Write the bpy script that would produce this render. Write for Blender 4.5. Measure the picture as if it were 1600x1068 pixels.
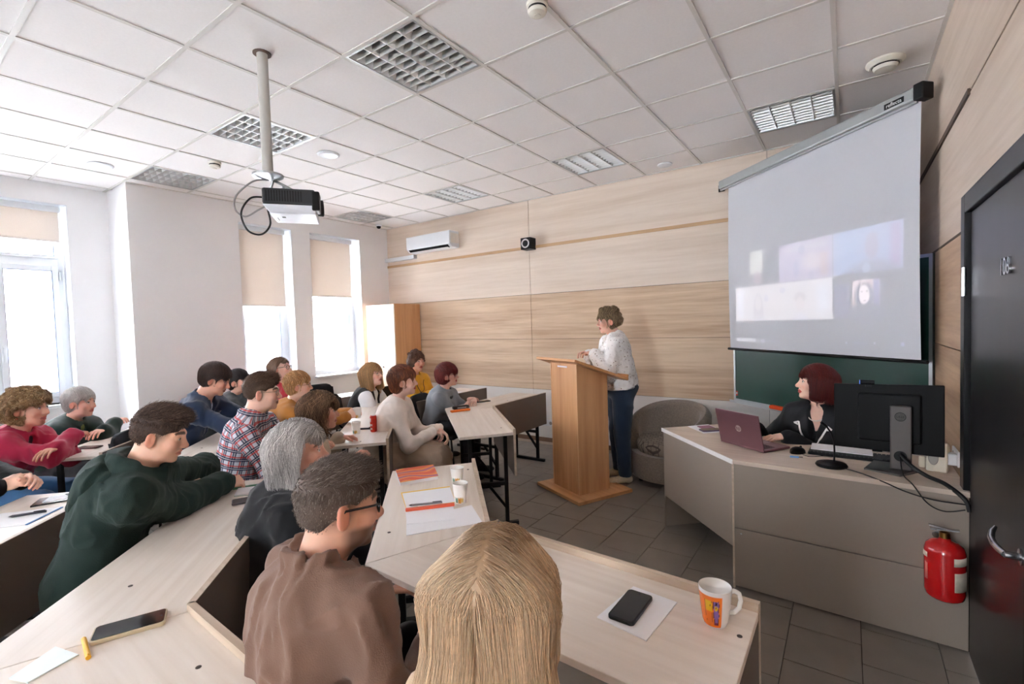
import bpy, math, random
import numpy as np
from mathutils import Vector, Matrix
for _o in list(bpy.data.objects): bpy.data.objects.remove(_o)
S = bpy.context.scene
COL = S.collection
random.seed(7)
PI = math.pi

def lin(c):
    out = []
    for v in c[:3]:
        v = v / 255.0
        out.append(v / 12.92 if v <= 0.04045 else ((v + 0.055) / 1.055) ** 2.4)
    return (out[0], out[1], out[2], 1.0)

# ------------------------------------------------------------------ camera
def cam_axes(yaw, pitch, roll):
    cy, sy, cp, sp = math.cos(yaw), math.sin(yaw), math.cos(pitch), math.sin(pitch)
    f = Vector((sy * cp, cy * cp, sp)); r = Vector((cy, -sy, 0)); u = r.cross(f)
    cr, sr = math.cos(roll), math.sin(roll)
    return r * cr + u * sr, u * cr - r * sr, f
CR, CU, CF = cam_axes(-0.6147, -0.0372, -0.0307)
cd = bpy.data.cameras.new('camera'); cam = bpy.data.objects.new('camera', cd); COL.objects.link(cam)
cd.sensor_width = 36.0; cd.lens = 746.0 / 1600 * 36.0; cd.clip_start = 0.02
M = Matrix.Identity(4)
for i in range(3):
    M[i][0] = CR[i]; M[i][1] = CU[i]; M[i][2] = -CF[i]
M[0][3], M[1][3], M[2][3] = 0, 0, 1.59
cam.matrix_world = M
S.camera = cam

# ------------------------------------------------------------------ world, light, exposure
W = bpy.data.worlds.new('overcast'); S.world = W; W.use_nodes = True
nt = W.node_tree; nt.nodes.clear()
wo = nt.nodes.new('ShaderNodeOutputWorld'); bg = nt.nodes.new('ShaderNodeBackground')
tc = nt.nodes.new('ShaderNodeTexCoord'); sep = nt.nodes.new('ShaderNodeSeparateXYZ'); rp = nt.nodes.new('ShaderNodeValToRGB')
rp.color_ramp.elements[0].position = 0.0; rp.color_ramp.elements[0].color = (0.86, 0.92, 1.0, 1)
rp.color_ramp.elements[1].position = 1.0; rp.color_ramp.elements[1].color = (1.0, 1.0, 1.0, 1)
nt.links.new(tc.outputs['Generated'], sep.inputs[0]); nt.links.new(sep.outputs['Z'], rp.inputs[0])
nt.links.new(rp.outputs[0], bg.inputs[0]); nt.links.new(bg.outputs[0], wo.inputs[0])
bg.inputs[1].default_value = 9.0
S.view_settings.view_transform = 'Standard'; S.view_settings.look = 'None'
S.view_settings.gamma = 1.0; S.view_settings.use_curve_mapping = False
S.view_settings.exposure = 2.1
S.cycles.max_bounces = 14; S.cycles.diffuse_bounces = 9; S.cycles.glossy_bounces = 5
S.cycles.transparent_max_bounces = 12; S.cycles.transmission_bounces = 8
S.cycles.sample_clamp_indirect = 12.0
S.cycles.caustics_reflective = False; S.cycles.caustics_refractive = False
YF = -3.6
ADDED_BACKWINS = [(-1.9, -0.9)]           # added unseen window behind the camera, brightens the pier

# ------------------------------------------------------------------ materials
MATS = {}
def mat(name, c, rough=0.5, metal=0.0, var=0.04, scale=18.0, bump=0.0, bscale=120.0, stretch=(1, 1, 1), spec=0.5, attr=None, sheen=0.0, emit=0.0, sss=0.0, coat=0.0):
    if name in MATS: return MATS[name]
    m = bpy.data.materials.new(name); m.use_nodes = True; t = m.node_tree; b = t.nodes['Principled BSDF']
    b.inputs['Roughness'].default_value = rough; b.inputs['Metallic'].default_value = metal
    b.inputs['Specular IOR Level'].default_value = spec
    if sheen: b.inputs['Sheen Weight'].default_value = sheen
    if coat: b.inputs['Coat Weight'].default_value = coat
    if sss:
        b.inputs['Subsurface Weight'].default_value = sss; b.inputs['Subsurface Radius'].default_value = (0.012, 0.005, 0.003); b.inputs['Subsurface Scale'].default_value = 0.6
    tcn = t.nodes.new('ShaderNodeTexCoord'); mp = t.nodes.new('ShaderNodeMapping'); mp.inputs['Scale'].default_value = stretch
    t.links.new(tcn.outputs['Object'], mp.inputs[0])
    n = t.nodes.new('ShaderNodeTexNoise'); n.inputs['Scale'].default_value = scale; n.inputs['Detail'].default_value = 4
    t.links.new(mp.outputs[0], n.inputs['Vector'])
    mr = t.nodes.new('ShaderNodeMapRange'); mr.inputs['From Min'].default_value = 0.25; mr.inputs['From Max'].default_value = 0.75
    mr.inputs['To Min'].default_value = 1 - var; mr.inputs['To Max'].default_value = 1 + var
    t.links.new(n.outputs['Fac'], mr.inputs['Value'])
    mx = t.nodes.new('ShaderNodeMix'); mx.data_type = 'RGBA'; mx.blend_type = 'MULTIPLY'; mx.inputs[0].default_value = 1.0
    if attr:
        a = t.nodes.new('ShaderNodeAttribute'); a.attribute_name = attr; t.links.new(a.outputs['Color'], mx.inputs[6])
    else: mx.inputs[6].default_value = lin(c)
    t.links.new(mr.outputs[0], mx.inputs[7]); t.links.new(mx.outputs[2], b.inputs['Base Color'])
    if emit:
        t.links.new(mx.outputs[2], b.inputs['Emission Color']); b.inputs['Emission Strength'].default_value = emit
    if bump:
        n2 = t.nodes.new('ShaderNodeTexNoise'); n2.inputs['Scale'].default_value = bscale; n2.inputs['Detail'].default_value = 3
        t.links.new(mp.outputs[0], n2.inputs['Vector'])
        bp = t.nodes.new('ShaderNodeBump'); bp.inputs['Strength'].default_value = bump; bp.inputs['Distance'].default_value = 0.004
        t.links.new(n2.outputs['Fac'], bp.inputs['Height']); t.links.new(bp.outputs[0], b.inputs['Normal'])
    MATS[name] = m; return m

def wood(name, dark, light, axis='X', rough=0.45, grain=1.0, fine=26.0, spec=0.4):
    """laminate with stretched grain along an axis of the object's own coordinates"""
    if name in MATS: return MATS[name]
    m = bpy.data.materials.new(name); m.use_nodes = True; t = m.node_tree; b = t.nodes['Principled BSDF']
    b.inputs['Roughness'].default_value = rough; b.inputs['Specular IOR Level'].default_value = spec
    tcn = t.nodes.new('ShaderNodeTexCoord'); mp = t.nodes.new('ShaderNodeMapping')
    s = {'X': (0.055, 1, 1), 'Y': (1, 0.055, 1), 'Z': (1, 1, 0.055)}[axis]
    mp.inputs['Scale'].default_value = s; t.links.new(tcn.outputs['Object'], mp.inputs[0])
    n1 = t.nodes.new('ShaderNodeTexNoise'); n1.inputs['Scale'].default_value = 4.5 * grain; n1.inputs['Detail'].default_value = 5; n1.inputs['Distortion'].default_value = 0.6
    n2 = t.nodes.new('ShaderNodeTexNoise'); n2.inputs['Scale'].default_value = fine * grain; n2.inputs['Detail'].default_value = 3
    t.links.new(mp.outputs[0], n1.inputs['Vector']); t.links.new(mp.outputs[0], n2.inputs['Vector'])
    ad = t.nodes.new('ShaderNodeMath'); ad.operation = 'ADD'
    ml = t.nodes.new('ShaderNodeMath'); ml.operation = 'MULTIPLY'; ml.inputs[1].default_value = 0.55
    t.links.new(n2.outputs['Fac'], ml.inputs[0]); t.links.new(n1.outputs['Fac'], ad.inputs[0]); t.links.new(ml.outputs[0], ad.inputs[1])
    r = t.nodes.new('ShaderNodeValToRGB'); r.color_ramp.elements[0].position = 0.52; r.color_ramp.elements[0].color = lin(dark)
    r.color_ramp.elements[1].position = 0.92; r.color_ramp.elements[1].color = lin(light)
    t.links.new(ad.outputs[0], r.inputs[0]); t.links.new(r.outputs[0], b.inputs['Base Color'])
    MATS[name] = m; return m

def glass_mat(name='pane_glass', tint=(255, 255, 255), refl=1.0):
    if name in MATS: return MATS[name]
    m = bpy.data.materials.new(name); m.use_nodes = True; t = m.node_tree; t.nodes.clear()
    o = t.nodes.new('ShaderNodeOutputMaterial'); mx = t.nodes.new('ShaderNodeMixShader')
    tr = t.nodes.new('ShaderNodeBsdfTransparent'); tr.inputs[0].default_value = lin(tint)
    gl = t.nodes.new('ShaderNodeBsdfGlossy'); gl.inputs['Roughness'].default_value = 0.02
    fr = t.nodes.new('ShaderNodeFresnel'); fr.inputs[0].default_value = 1.45
    ge = t.nodes.new('ShaderNodeNewGeometry'); mr = t.nodes.new('ShaderNodeMapRange'); mr.inputs['To Min'].default_value = 1.45; mr.inputs['To Max'].default_value = 1 / 1.45
    t.links.new(ge.outputs['Backfacing'], mr.inputs['Value']); t.links.new(mr.outputs[0], fr.inputs[0])      # same reflection from both sides of the thin pane
    t.links.new(fr.outputs[0], mx.inputs[0]); t.links.new(tr.outputs[0], mx.inputs[1]); t.links.new(gl.outputs[0], mx.inputs[2])
    t.links.new(mx.outputs[0], o.inputs[0]); MATS[name] = m; return m

def blind_mat():
    m = bpy.data.materials.new('roller_fabric'); m.use_nodes = True; t = m.node_tree; t.nodes.clear()
    o = t.nodes.new('ShaderNodeOutputMaterial'); mx = t.nodes.new('ShaderNodeMixShader'); mx.inputs[0].default_value = 0.16
    d = t.nodes.new('ShaderNodeBsdfDiffuse'); tl = t.nodes.new('ShaderNodeBsdfTranslucent')
    tcn = t.nodes.new('ShaderNodeTexCoord'); n = t.nodes.new('ShaderNodeTexNoise'); n.inputs['Scale'].default_value = 260
    r = t.nodes.new('ShaderNodeValToRGB'); r.color_ramp.elements[0].color = lin((214, 205, 196)); r.color_ramp.elements[1].color = lin((232, 224, 216))
    t.links.new(tcn.outputs['Object'], n.inputs['Vector']); t.links.new(n.outputs['Fac'], r.inputs[0])
    t.links.new(r.outputs[0], d.inputs[0]); t.links.new(r.outputs[0], tl.inputs[0])
    t.links.new(d.outputs[0], mx.inputs[1]); t.links.new(tl.outputs[0], mx.inputs[2]); t.links.new(mx.outputs[0], o.inputs[0]); return m

WHITEWALL = mat('white_plaster', (238, 238, 239), 0.85, var=0.015, scale=3, bump=0.06, bscale=220)
CEILTILE = mat('ceiling_tile_white', (238, 236, 235), 0.9, var=0.02, scale=60, bump=0.10, bscale=150)
CEILBAR = mat('ceiling_bar_white', (214, 212, 207), 0.6, var=0.01)
PVC = mat('white_pvc', (222, 226, 230), 0.35, var=0.01)
BLACK = mat('black_plastic', (9, 9, 11), 0.45, var=0.05, spec=.3)
BLACKM = mat('black_metal', (9, 10, 14), 0.5, var=0.05, spec=.3)
CHROME = mat('chrome', (200, 202, 205), 0.18, 1.0, var=0.02)
LOUVRE = mat('louvre_aluminium', (228, 230, 230), 0.4, 0.7, var=0.02)
DESKTOP = wood('pale_ash_laminate', (214, 201, 188), (230, 220, 210), 'X', 0.42, 1.6)
DESKEDGE = wood('ash_edge_band', (178, 158, 138), (205, 188, 168), 'X', 0.5, 2)
TAUPE = mat('taupe_laminate', (118, 105, 96), 0.5, var=0.03, scale=2.5)
TAUPEL = mat('taupe_lecture_desk', (150, 138, 126), 0.42, var=0.025, scale=2.0)
BEECH = wood('beech_laminate', (196, 140, 92), (220, 168, 120), 'Z', 0.4, 1.4)
BEECHX = wood('beech_laminate_flat', (196, 138, 88), (218, 164, 114), 'X', 0.4, 1.4)
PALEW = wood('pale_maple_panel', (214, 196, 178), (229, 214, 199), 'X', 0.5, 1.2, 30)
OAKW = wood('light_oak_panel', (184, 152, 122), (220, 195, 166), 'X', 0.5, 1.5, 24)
PALEWY_SHADED = wood('pale_maple_panel_side', (194, 176, 158), (212, 196, 180), 'Y', 0.5, 1.2, 30)  # right-wall maple, shade of the dim side put into its colour
OAKWY_SHADED = wood('light_oak_panel_side', (160, 128, 100), (198, 168, 138), 'Y', 0.5, 1.5, 24)  # right-wall oak, darkened in colour the same way to stand for shade
OAKTRIM = wood('oak_trim', (178, 140, 100), (204, 168, 128), 'X', 0.5, 1.5)
WHITEPANEL = mat('white_panel', (226, 222, 218), 0.55, var=0.015, scale=2)
FLOORT = mat('grey_floor_tile', (128, 119, 110), 0.36, var=0.10, scale=5, bump=0.05, bscale=60)
GROUT = mat('dark_grout', (78, 72, 68), 0.9)
PAPER = mat('white_paper', (240, 240, 244), 0.8, var=0.015, scale=9)
GREENB = mat('green_chalkboard', (8, 58, 46), 0.4, var=0.16, scale=3.5)
ALU = mat('aluminium', (190, 194, 196), 0.38, 0.9, var=0.02)
DARKDOOR = wood('dark_wenge', (14, 12, 15), (28, 25, 28), 'Z', 0.30, 1.6, spec=0.35)
GLASS = glass_mat()
BLIND = blind_mat()

# ------------------------------------------------------------------ mesh helpers
def mesh_np(name, V, polys=None, quads=None, tris=None, smooth=True, cols=None, attrs=None):
    me = bpy.data.meshes.new(name)
    V = np.asarray(V, np.float32)
    faces = []
    if quads is not None and len(quads): faces.append((np.asarray(quads, np.int32), 4))
    if tris is not None and len(tris): faces.append((np.asarray(tris, np.int32), 3))
    me.vertices.add(len(V)); me.vertices.foreach_set('co', V.ravel())
    nl = sum(f.size for f, k in faces); npoly = sum(len(f) for f, k in faces)
    me.loops.add(nl); me.polygons.add(npoly)
    me.loops.foreach_set('vertex_index', np.concatenate([f.ravel() for f, k in faces]))
    tot = np.concatenate([np.full(len(f), k, np.int32) for f, k in faces]); st = np.concatenate([[0], np.cumsum(tot)[:-1]]).astype(np.int32)
    me.polygons.foreach_set('loop_start', st); me.polygons.foreach_set('loop_total', tot)
    me.polygons.foreach_set('use_smooth', np.full(npoly, smooth, bool))
    if cols is not None:
        a = me.color_attributes.new('Col', 'FLOAT_COLOR', 'POINT')
        c = np.ones((len(V), 4), np.float32); c[:, :3] = cols; a.data.foreach_set('color', c.ravel())
    if attrs:
        for k, v in attrs.items():
            a = me.attributes.new(k, 'FLOAT_VECTOR', 'POINT'); a.data.foreach_set('vector', np.asarray(v, np.float32).ravel())
    me.update(calc_edges=True); me.validate()
    return me

def tag(o, label=None, cat=None, group=None, kind=None):
    if label: o['label'] = label
    if cat: o['category'] = cat
    if group: o['group'] = group
    if kind: o['kind'] = kind
    return o

def thing(name, label, cat, loc=(0, 0, 0), rotz=0.0, group=None):
    o = bpy.data.objects.new(name, None); o.empty_display_size = 0.1; COL.objects.link(o)
    o.location = loc; o.rotation_euler = (0, 0, rotz)
    return tag(o, label, cat, group)

class MB:
    def __init__(s): s.v = []; s.f = []; s.m = []
    def add(s, vs, fs, mi=0):
        n = len(s.v); s.v += [tuple(v) for v in vs]; s.f += [tuple(i + n for i in f) for f in fs]; s.m += [mi] * len(fs); return s
    def obox(s, o, a, b, c, mi=0):
        o, a, b, c = map(Vector, (o, a, b, c))
        vs = [o, o + a, o + a + b, o + b, o + c, o + a + c, o + a + b + c, o + b + c]
        fs = [(0, 3, 2, 1), (4, 5, 6, 7), (0, 1, 5, 4), (1, 2, 6, 5), (2, 3, 7, 6), (3, 0, 4, 7)]
        if a.cross(b).dot(c) < 0: fs = [f[::-1] for f in fs]
        return s.add(vs, fs, mi)
    def box(s, x0, y0, z0, x1, y1, z1, mi=0):
        return s.obox((min(x0, x1), min(y0, y1), min(z0, z1)), (abs(x1 - x0), 0, 0), (0, abs(y1 - y0), 0), (0, 0, abs(z1 - z0)), mi)
    def bar(s, p, q, w, h=None, up=(0, 0, 1), mi=0):
        p, q = Vector(p), Vector(q); h = h or w; d = q - p; u = Vector(up)
        if abs(d.normalized().dot(u)) > 0.98: u = Vector((1, 0, 0))
        a = d.cross(u).normalized(); b = a.cross(d).normalized()
        return s.obox(p - a * w / 2 - b * h / 2, d, a * w, b * h, mi)
    def prism(s, poly, z0, z1, mi=0):
        n = len(poly); ar = sum(poly[i][0] * poly[(i + 1) % n][1] - poly[(i + 1) % n][0] * poly[i][1] for i in range(n))
        if ar < 0: poly = poly[::-1]
        vs = [(p[0], p[1], z0) for p in poly] + [(p[0], p[1], z1) for p in poly]
        fs = [tuple(range(n))[::-1], tuple(range(n, 2 * n))] + [(i, (i + 1) % n, n + (i + 1) % n, n + i) for i in range(n)]
        return s.add(vs, fs, mi)
    def tube(s, pts, r, n=8, closed=False, mi=0, caps=True):
        pts = [Vector(p) for p in pts]; N = len(pts); vs = []; fs = []
        rr = r if isinstance(r, (list, tuple)) else [r] * N
        prev = None
        for i, p in enumerate(pts):
            if closed: d = pts[(i + 1) % N] - pts[i - 1]
            else: d = pts[min(i + 1, N - 1)] - pts[max(i - 1, 0)]
            d = d.normalized() if d.length > 1e-9 else Vector((0, 0, 1))
            if prev is None:
                u = Vector((0, 0, 1)) if abs(d.z) < 0.9 else Vector((1, 0, 0)); a = d.cross(u).normalized()
            else:
                a = prev - d * prev.dot(d); a = a.normalized() if a.length > 1e-6 else d.orthogonal().normalized()
            prev = a; b = d.cross(a)
            for k in range(n):
                t = 2 * PI * k / n; vs.append(p + (a * math.cos(t) + b * math.sin(t)) * rr[i])
        for i in range(N if closed else N - 1):
            j = (i + 1) % N
            for k in range(n): fs.append((i * n + k, i * n + (k + 1) % n, j * n + (k + 1) % n, j * n + k))
        if caps and not closed: fs += [tuple(range(n))[::-1], tuple(range((N - 1) * n, N * n))]
        return s.add(vs, fs, mi)
    def lathe(s, prof, n=24, c=(0, 0, 0), mi=0, ax=None):
        c = Vector(c); ax = Vector(ax).normalized() if ax else Vector((0, 0, 1))
        u = ax.orthogonal().normalized() if ax.z < 0.999 else Vector((1, 0, 0)); w = ax.cross(u)
        vs = []; fs = []
        for r, z in prof:
            for k in range(n):
                t = 2 * PI * k / n; vs.append(c + (u * math.cos(t) + w * math.sin(t)) * r + ax * z)
        for i in range(len(prof) - 1):
            for k in range(n): fs.append((i * n + k, i * n + (k + 1) % n, (i + 1) * n + (k + 1) % n, (i + 1) * n + k))
        if prof[0][0] > 1e-6: fs.append(tuple(range(n))[::-1])
        if prof[-1][0] > 1e-6: fs.append(tuple(range((len(prof) - 1) * n, len(prof) * n)))
        return s.add(vs, fs, mi)
    def mesh(s, name, mats):
        me = bpy.data.meshes.new(name); me.from_pydata([tuple(v) for v in s.v], [], s.f)
        for m in (mats if isinstance(mats, (list, tuple)) else [mats]): me.materials.append(m)
        if any(s.m): me.polygons.foreach_set('material_index', s.m)
        me.update(); return me
    def build(s, name, mats, parent=None, smooth=False, bevel=0.0, world=False, label=None, loc=None, rotz=0.0):
        if world and parent is not None:
            L = parent.location
            s.v = [(v[0] - L.x, v[1] - L.y, v[2] - L.z) for v in s.v]
        me = s.mesh(name, mats)
        o = bpy.data.objects.new(name, me); COL.objects.link(o)
        if parent is not None: o.parent = parent
        if loc: o.location = loc
        o.rotation_euler = (0, 0, rotz)
        if smooth:
            me.polygons.foreach_set('use_smooth', [True] * len(me.polygons)); 
            if smooth != 'full': me.set_sharp_from_angle(angle=math.radians(40))
        if bevel:
            b = o.modifiers.new('bevel', 'BEVEL'); b.width = bevel; b.segments = 2; b.limit_method = 'ANGLE'; b.angle_limit = math.radians(40)
        if label: o['label'] = label
        return o

def copy_tree(o, parent=None, loc=None, rotz=None):
    c = o.copy(); COL.objects.link(c)
    if parent is not None: c.parent = parent
    if loc is not None: c.location = loc
    if rotz is not None: c.rotation_euler = (0, 0, rotz)
    for ch in list(KIDS.get(o.name, [])) or [x for x in bpy.data.objects if x.parent == o]: copy_tree(ch, c)
    return c
KIDS = {}

def text_mesh(txt, size, depth=0.001, align='CENTER'):
    cu = bpy.data.curves.new('lettering', 'FONT'); cu.body = txt; cu.size = size; cu.extrude = depth; cu.align_x = align; cu.align_y = 'CENTER'
    o = bpy.data.objects.new('lettering', cu); COL.objects.link(o)
    dg = bpy.context.evaluated_depsgraph_get(); me = bpy.data.meshes.new_from_object(o.evaluated_get(dg))
    bpy.data.objects.remove(o); bpy.data.curves.remove(cu); return me
def lettering(txt, size, origin, right, up, m, parent, depth=0.001, world=True, name='lettering'):
    """flat letters standing on a real surface: origin is the middle of the word"""
    me = text_mesh(txt, size, depth); r = Vector(right).normalized(); u = Vector(up).normalized(); n = r.cross(u)
    L = parent.location if (world and parent) else Vector((0, 0, 0))
    o = Vector(origin)
    for v in me.vertices: v.co = o + r * v.co.x + u * v.co.y + n * v.co.z - L
    me.materials.clear(); me.materials.append(m); me.name = name
    ob = bpy.data.objects.new(name, me); COL.objects.link(ob); ob.parent = parent; return ob
def struct(o): o['kind'] = 'structure'; return o
# ================================================================== ROOM SHELL
CZ = 3.215; XR = 0.46; YB = 5.35; XL = -6.25; XL2 = -6.85; YP = 1.85
floor = struct(MB().box(-7.3, YF - .2, -0.12, XR + .3, YB + .3, -0.008).build('floor', GROUT))
# floor tiles 0.30 x 0.30, running bond
tile_me = MB().box(-.148, -.148, -.012, .148, .148, 0.0).mesh('floor_tile', FLOORT)
cells = []
for m in range(-23, 5):
    xc = -0.855 + 0.3 * m + 0.15
    off = 3.07 if m % 2 == 0 else 2.92
    for k in range(-24, 9):
        yc = off + 0.3 * k + 0.15
        if yc > YB + .1 or xc > XR + .1 or xc < XL2 - .1: continue
        d = -0.577 * xc + 0.816 * yc; r = 0.817 * xc + 0.577 * yc
        score = d if d > .7 and abs(r) < d * 1.15 and xc > -4.4 else 99 + abs(xc + 2) + abs(yc - 3)
        cells.append((score, xc, yc))
cells.sort()
rng = random.Random(3)
for s_, xc, yc in cells[:290]:
    o = bpy.data.objects.new('tile', tile_me); COL.objects.link(o); o.parent = floor
    o.location = (xc, yc, rng.uniform(-0.0012, 0.0)); o.rotation_euler = (rng.uniform(-.0012, .0012), rng.uniform(-.0012, .0012), 0)
rest = MB()
for s_, xc, yc in cells[290:]: rest.box(xc - .148, yc - .148, -.012, xc + .148, yc + .148, -.0006)
tag(rest.build('tile_field', FLOORT, floor), kind='stuff')

# ceiling: slab, grid bars, tiles, recessed louvre lights
X0, Y0, P = -0.663, 2.425, 0.6
ceil = struct(MB().box(-7.3, YF - .2, CZ + .12, XR + .3, YB + .3, CZ + .3).build('ceiling', CEILTILE))
LIGHTS = [(-3, -1), (-6, -1), (-9, -1), (0, -1), (-3, 3), (-6, 3), (-9, 3), (0, 3), (-3, -5), (-6, -5), (-9, -5), (0, -5)]
def xedge(i): return max(XL2, X0 + P * i) if i < 2 else XR
xs = [XL2] + [X0 + P * i for i in range(-10, 2)] + [XR]
ys = [YF] + [Y0 + P * j for j in range(-10, 5)] + [YB]
lightcells = {(X0 + P * (i + .5), Y0 + P * (j + .5)) for i, j in LIGHTS}
for a in range(len(xs) - 1):
    for b in range(len(ys) - 1):
        cx, cy = (xs[a] + xs[a + 1]) / 2, (ys[b] + ys[b + 1]) / 2
        if any(abs(cx - p) < .05 and abs(cy - q) < .05 for p, q in lightcells): continue
        x0, x1, y0, y1 = xs[a] + .004, xs[a + 1] - .004, ys[b] + .004, ys[b + 1] - .004
        if x1 - x0 < .03 or y1 - y0 < .03: continue
        if cx < XL and cy > YP: x0 = max(x0, XL + .002)
        if x1 - x0 < .02: continue
        t_ = MB().box(x0, y0, CZ + .002 + rng.uniform(0, .002), x1, y1, CZ + .018).build('ceiling_tile', CEILTILE, ceil)
for x in xs[1:-1]:
    MB().box(x - .012, YF, CZ - .003, x + .012, YB, CZ + .03).build('grid_bar', CEILBAR, ceil)
for y in ys[1:-1]:
    MB().box(XL2, y - .012, CZ - .0028, XR, y + .012, CZ + .03).build('grid_bar', CEILBAR, ceil)
MB().box(XL2, YB - .02, CZ - .004, XR, YB, CZ + .02).build('wall_angle', CEILBAR, ceil)
MB().box(XR - .02, YF, CZ - .004, XR, YB, CZ + .02).build('wall_angle', CEILBAR, ceil)
MB().box(XL, YP, CZ - .004, XL + .02, YB, CZ + .02).build('wall_angle', CEILBAR, ceil)

LIGHTBOX = mat('lamp_housing_grey', (24, 24, 26), 0.5, 0.2)
TUBEG = mat('lamp_tube_off', (120, 122, 122), 0.3)
def louvre_light():
    t = thing('ceiling_light', 'x', 'ceiling light', (0, 0, CZ), 0, 'recessed louvre lights in the ceiling grid')
    h = .288
    b = MB(); b.box(-h, -h, .10, h, h, .105); b.box(-h, -h, 0, -h + .004, h, .1); b.box(h - .004, -h, 0, h, h, .1); b.box(-h, -h, 0, h, -h + .004, .1); b.box(-h, h - .004, 0, h, h, .1)
    b.build('housing', LIGHTBOX, t)
    f = MB(); w = .012
    f.box(-h, -h, -.004, h, -h + w, .006); f.box(-h, h - w, -.004, h, h, .006); f.box(-h, -h + w, -.004, -h + w, h - w, .006); f.box(h - w, -h + w, -.004, h, h - w, .006)
    f.build('frame', ALU, t)
    def blade(L, along):
        m = MB(); bw, tw, H = .003, .017, .046
        pr = [(-bw, 0), (bw, 0), (tw * .6, H * .5), (tw, H), (-tw, H), (-tw * .6, H * .5)]
        vs = []
        for e in (-L / 2, L / 2):
            for p, z in pr: vs.append((p, e, z) if along == 'Y' else (e, p, z))
        n = 6; fs = [tuple(range(n)), tuple(range(n, 2 * n))[::-1]] + [(i, n + i, n + (i + 1) % n, (i + 1) % n) for i in range(n)]
        if along == 'X': fs = [q[::-1] for q in fs]
        return m.add(vs, fs)
    my = blade(2 * h - .02, 'Y').mesh('long_blade', LOUVRE); mxs = blade(2 * h - .02, 'X').mesh('cross_blade', LOUVRE)
    for i in range(5):
        o = bpy.data.objects.new('long_blade', my); COL.objects.link(o); o.parent = t; o.location = (-h + .012 + (2 * h - .024) * i / 4, 0, .001)
    for i in range(10):
        o = bpy.data.objects.new('cross_blade', mxs); COL.objects.link(o); o.parent = t; o.location = (0, -h + .012 + (2 * h - .024) * i / 9, .004); o.scale = (1, .55, .8)
    tm = MB().tube([(0, -h + .02, .075), (0, h - .02, .075)], .013, 10).mesh('lamp_tube', TUBEG)
    for i in range(4):
        o = bpy.data.objects.new('lamp_tube', tm); COL.objects.link(o); o.parent = t; o.location = (-h + .084 + .136 * i, 0, 0)
    return t
LLAB = {(-3, -1): 'large square louvre light nearest the camera, right of the projector pole', (-6, -1): 'square louvre light directly behind the projector pole', (-9, -1): 'square louvre light beside the corner of the plaster pier',
        (0, -1): 'square louvre light above the camera, out of sight at the top edge', (-3, 3): 'silver louvre light in the far row, second from the projection screen', (-6, 3): 'silver louvre light in the far row above the air conditioner',
        (-9, 3): 'silver louvre light in the far window corner beside the dome camera', (0, 3): 'grey louvre light half hidden behind the top of the projection screen'}
first = None
for ij in LIGHTS:
    if ij[1] == -5: continue
    o = louvre_light() if first is None else copy_tree(first)
    first = first or o
    o.location = (X0 + P * (ij[0] + .5), Y0 + P * (ij[1] + .5), CZ); o['label'] = LLAB[ij]
for ij in LIGHTS:
    if ij[1] == -5: MB().box(X0 + P * ij[0], Y0 + P * ij[1], CZ, X0 + P * (ij[0] + 1), Y0 + P * (ij[1] + 1), CZ + .02).build('ceiling_tile', CEILTILE, ceil)

# back wall (wood panels) and right wall
wb = struct(MB().box(XL2 - .4, YB + .012, 0, XR + .3, YB + .3, CZ + .2).build('wall_back', mat('panel_backing', (70, 56, 44), 0.9)))
BANDS = [(0.0, .716, WHITEPANEL, WHITEPANEL), (.72, 1.383, OAKW, OAKWY_SHADED), (1.387, 1.973, OAKW, OAKWY_SHADED), (1.977, 2.59, PALEW, PALEWY_SHADED), (2.60, CZ + .01, PALEW, PALEWY_SHADED)]
for z0, z1, m, my in BANDS:
    for a, b in ((XL, -3.452), (-3.448, -.652), (-.648, XR)):
        MB().box(a, YB, z0, b, YB + .014, z1).build('wall_panel', m, wb, bevel=.0015)
MB().box(XL, YB - .012, 2.575, -.64, YB + .002, 2.612).build('trim_1', OAKTRIM)['kind'] = 'structure'
bb = MB(); bb.box(XL, YB - .016, 0.01, XR, YB + .001, .085); struct(bb.build('baseboard_back', mat('brown_baseboard', (120, 92, 72), .5)))
bb = MB(); bb.box(XL, YB - .03, 0.0, XR, YB - .016, .03); struct(bb.build('trim_2', mat('pale_floor_trim', (186, 168, 152), .5)))
wr = MB(); wr.box(XR + .012, 3.0, 0, XR + .3, YB + .3, CZ + .2); wr.box(XR + .012, YF, 2.1, XR + .3, 3.0, CZ + .2); wr.box(XR + .012, YF, 0, XR + .3, 2.02, 2.1)
wr = struct(wr.build('wall_right', mat('panel_backing', (0, 0, 0))))
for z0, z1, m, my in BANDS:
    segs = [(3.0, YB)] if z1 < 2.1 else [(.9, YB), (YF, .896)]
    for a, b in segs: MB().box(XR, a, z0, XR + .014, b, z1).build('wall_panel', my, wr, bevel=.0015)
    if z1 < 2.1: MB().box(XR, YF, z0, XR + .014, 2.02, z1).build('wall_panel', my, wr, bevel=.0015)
struct(MB().box(XR - .010, 3.05, 2.578, XR + .004, YB, 2.606).build('trim_3', mat('dark_joint_strip', (78, 60, 46), .6)))
struct(MB().box(XR - .004, 3.05, 1.968, XR + .004, YB, 1.98).build('trim_4', mat('dark_joint_strip', (0, 0, 0))))
m = MB(); x = XL2 - .4
for a, b in ADDED_BACKWINS: m.box(x, YF - .3, 0, a, YF, CZ + .2); m.box(a, YF - .3, 0, b, YF, .89); m.box(a, YF - .3, 3.0, b, YF, CZ + .2); x = b
m.box(x, YF - .3, 0, XR + .3, YF, CZ + .2); struct(m.build('wall_front', WHITEWALL))
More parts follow.
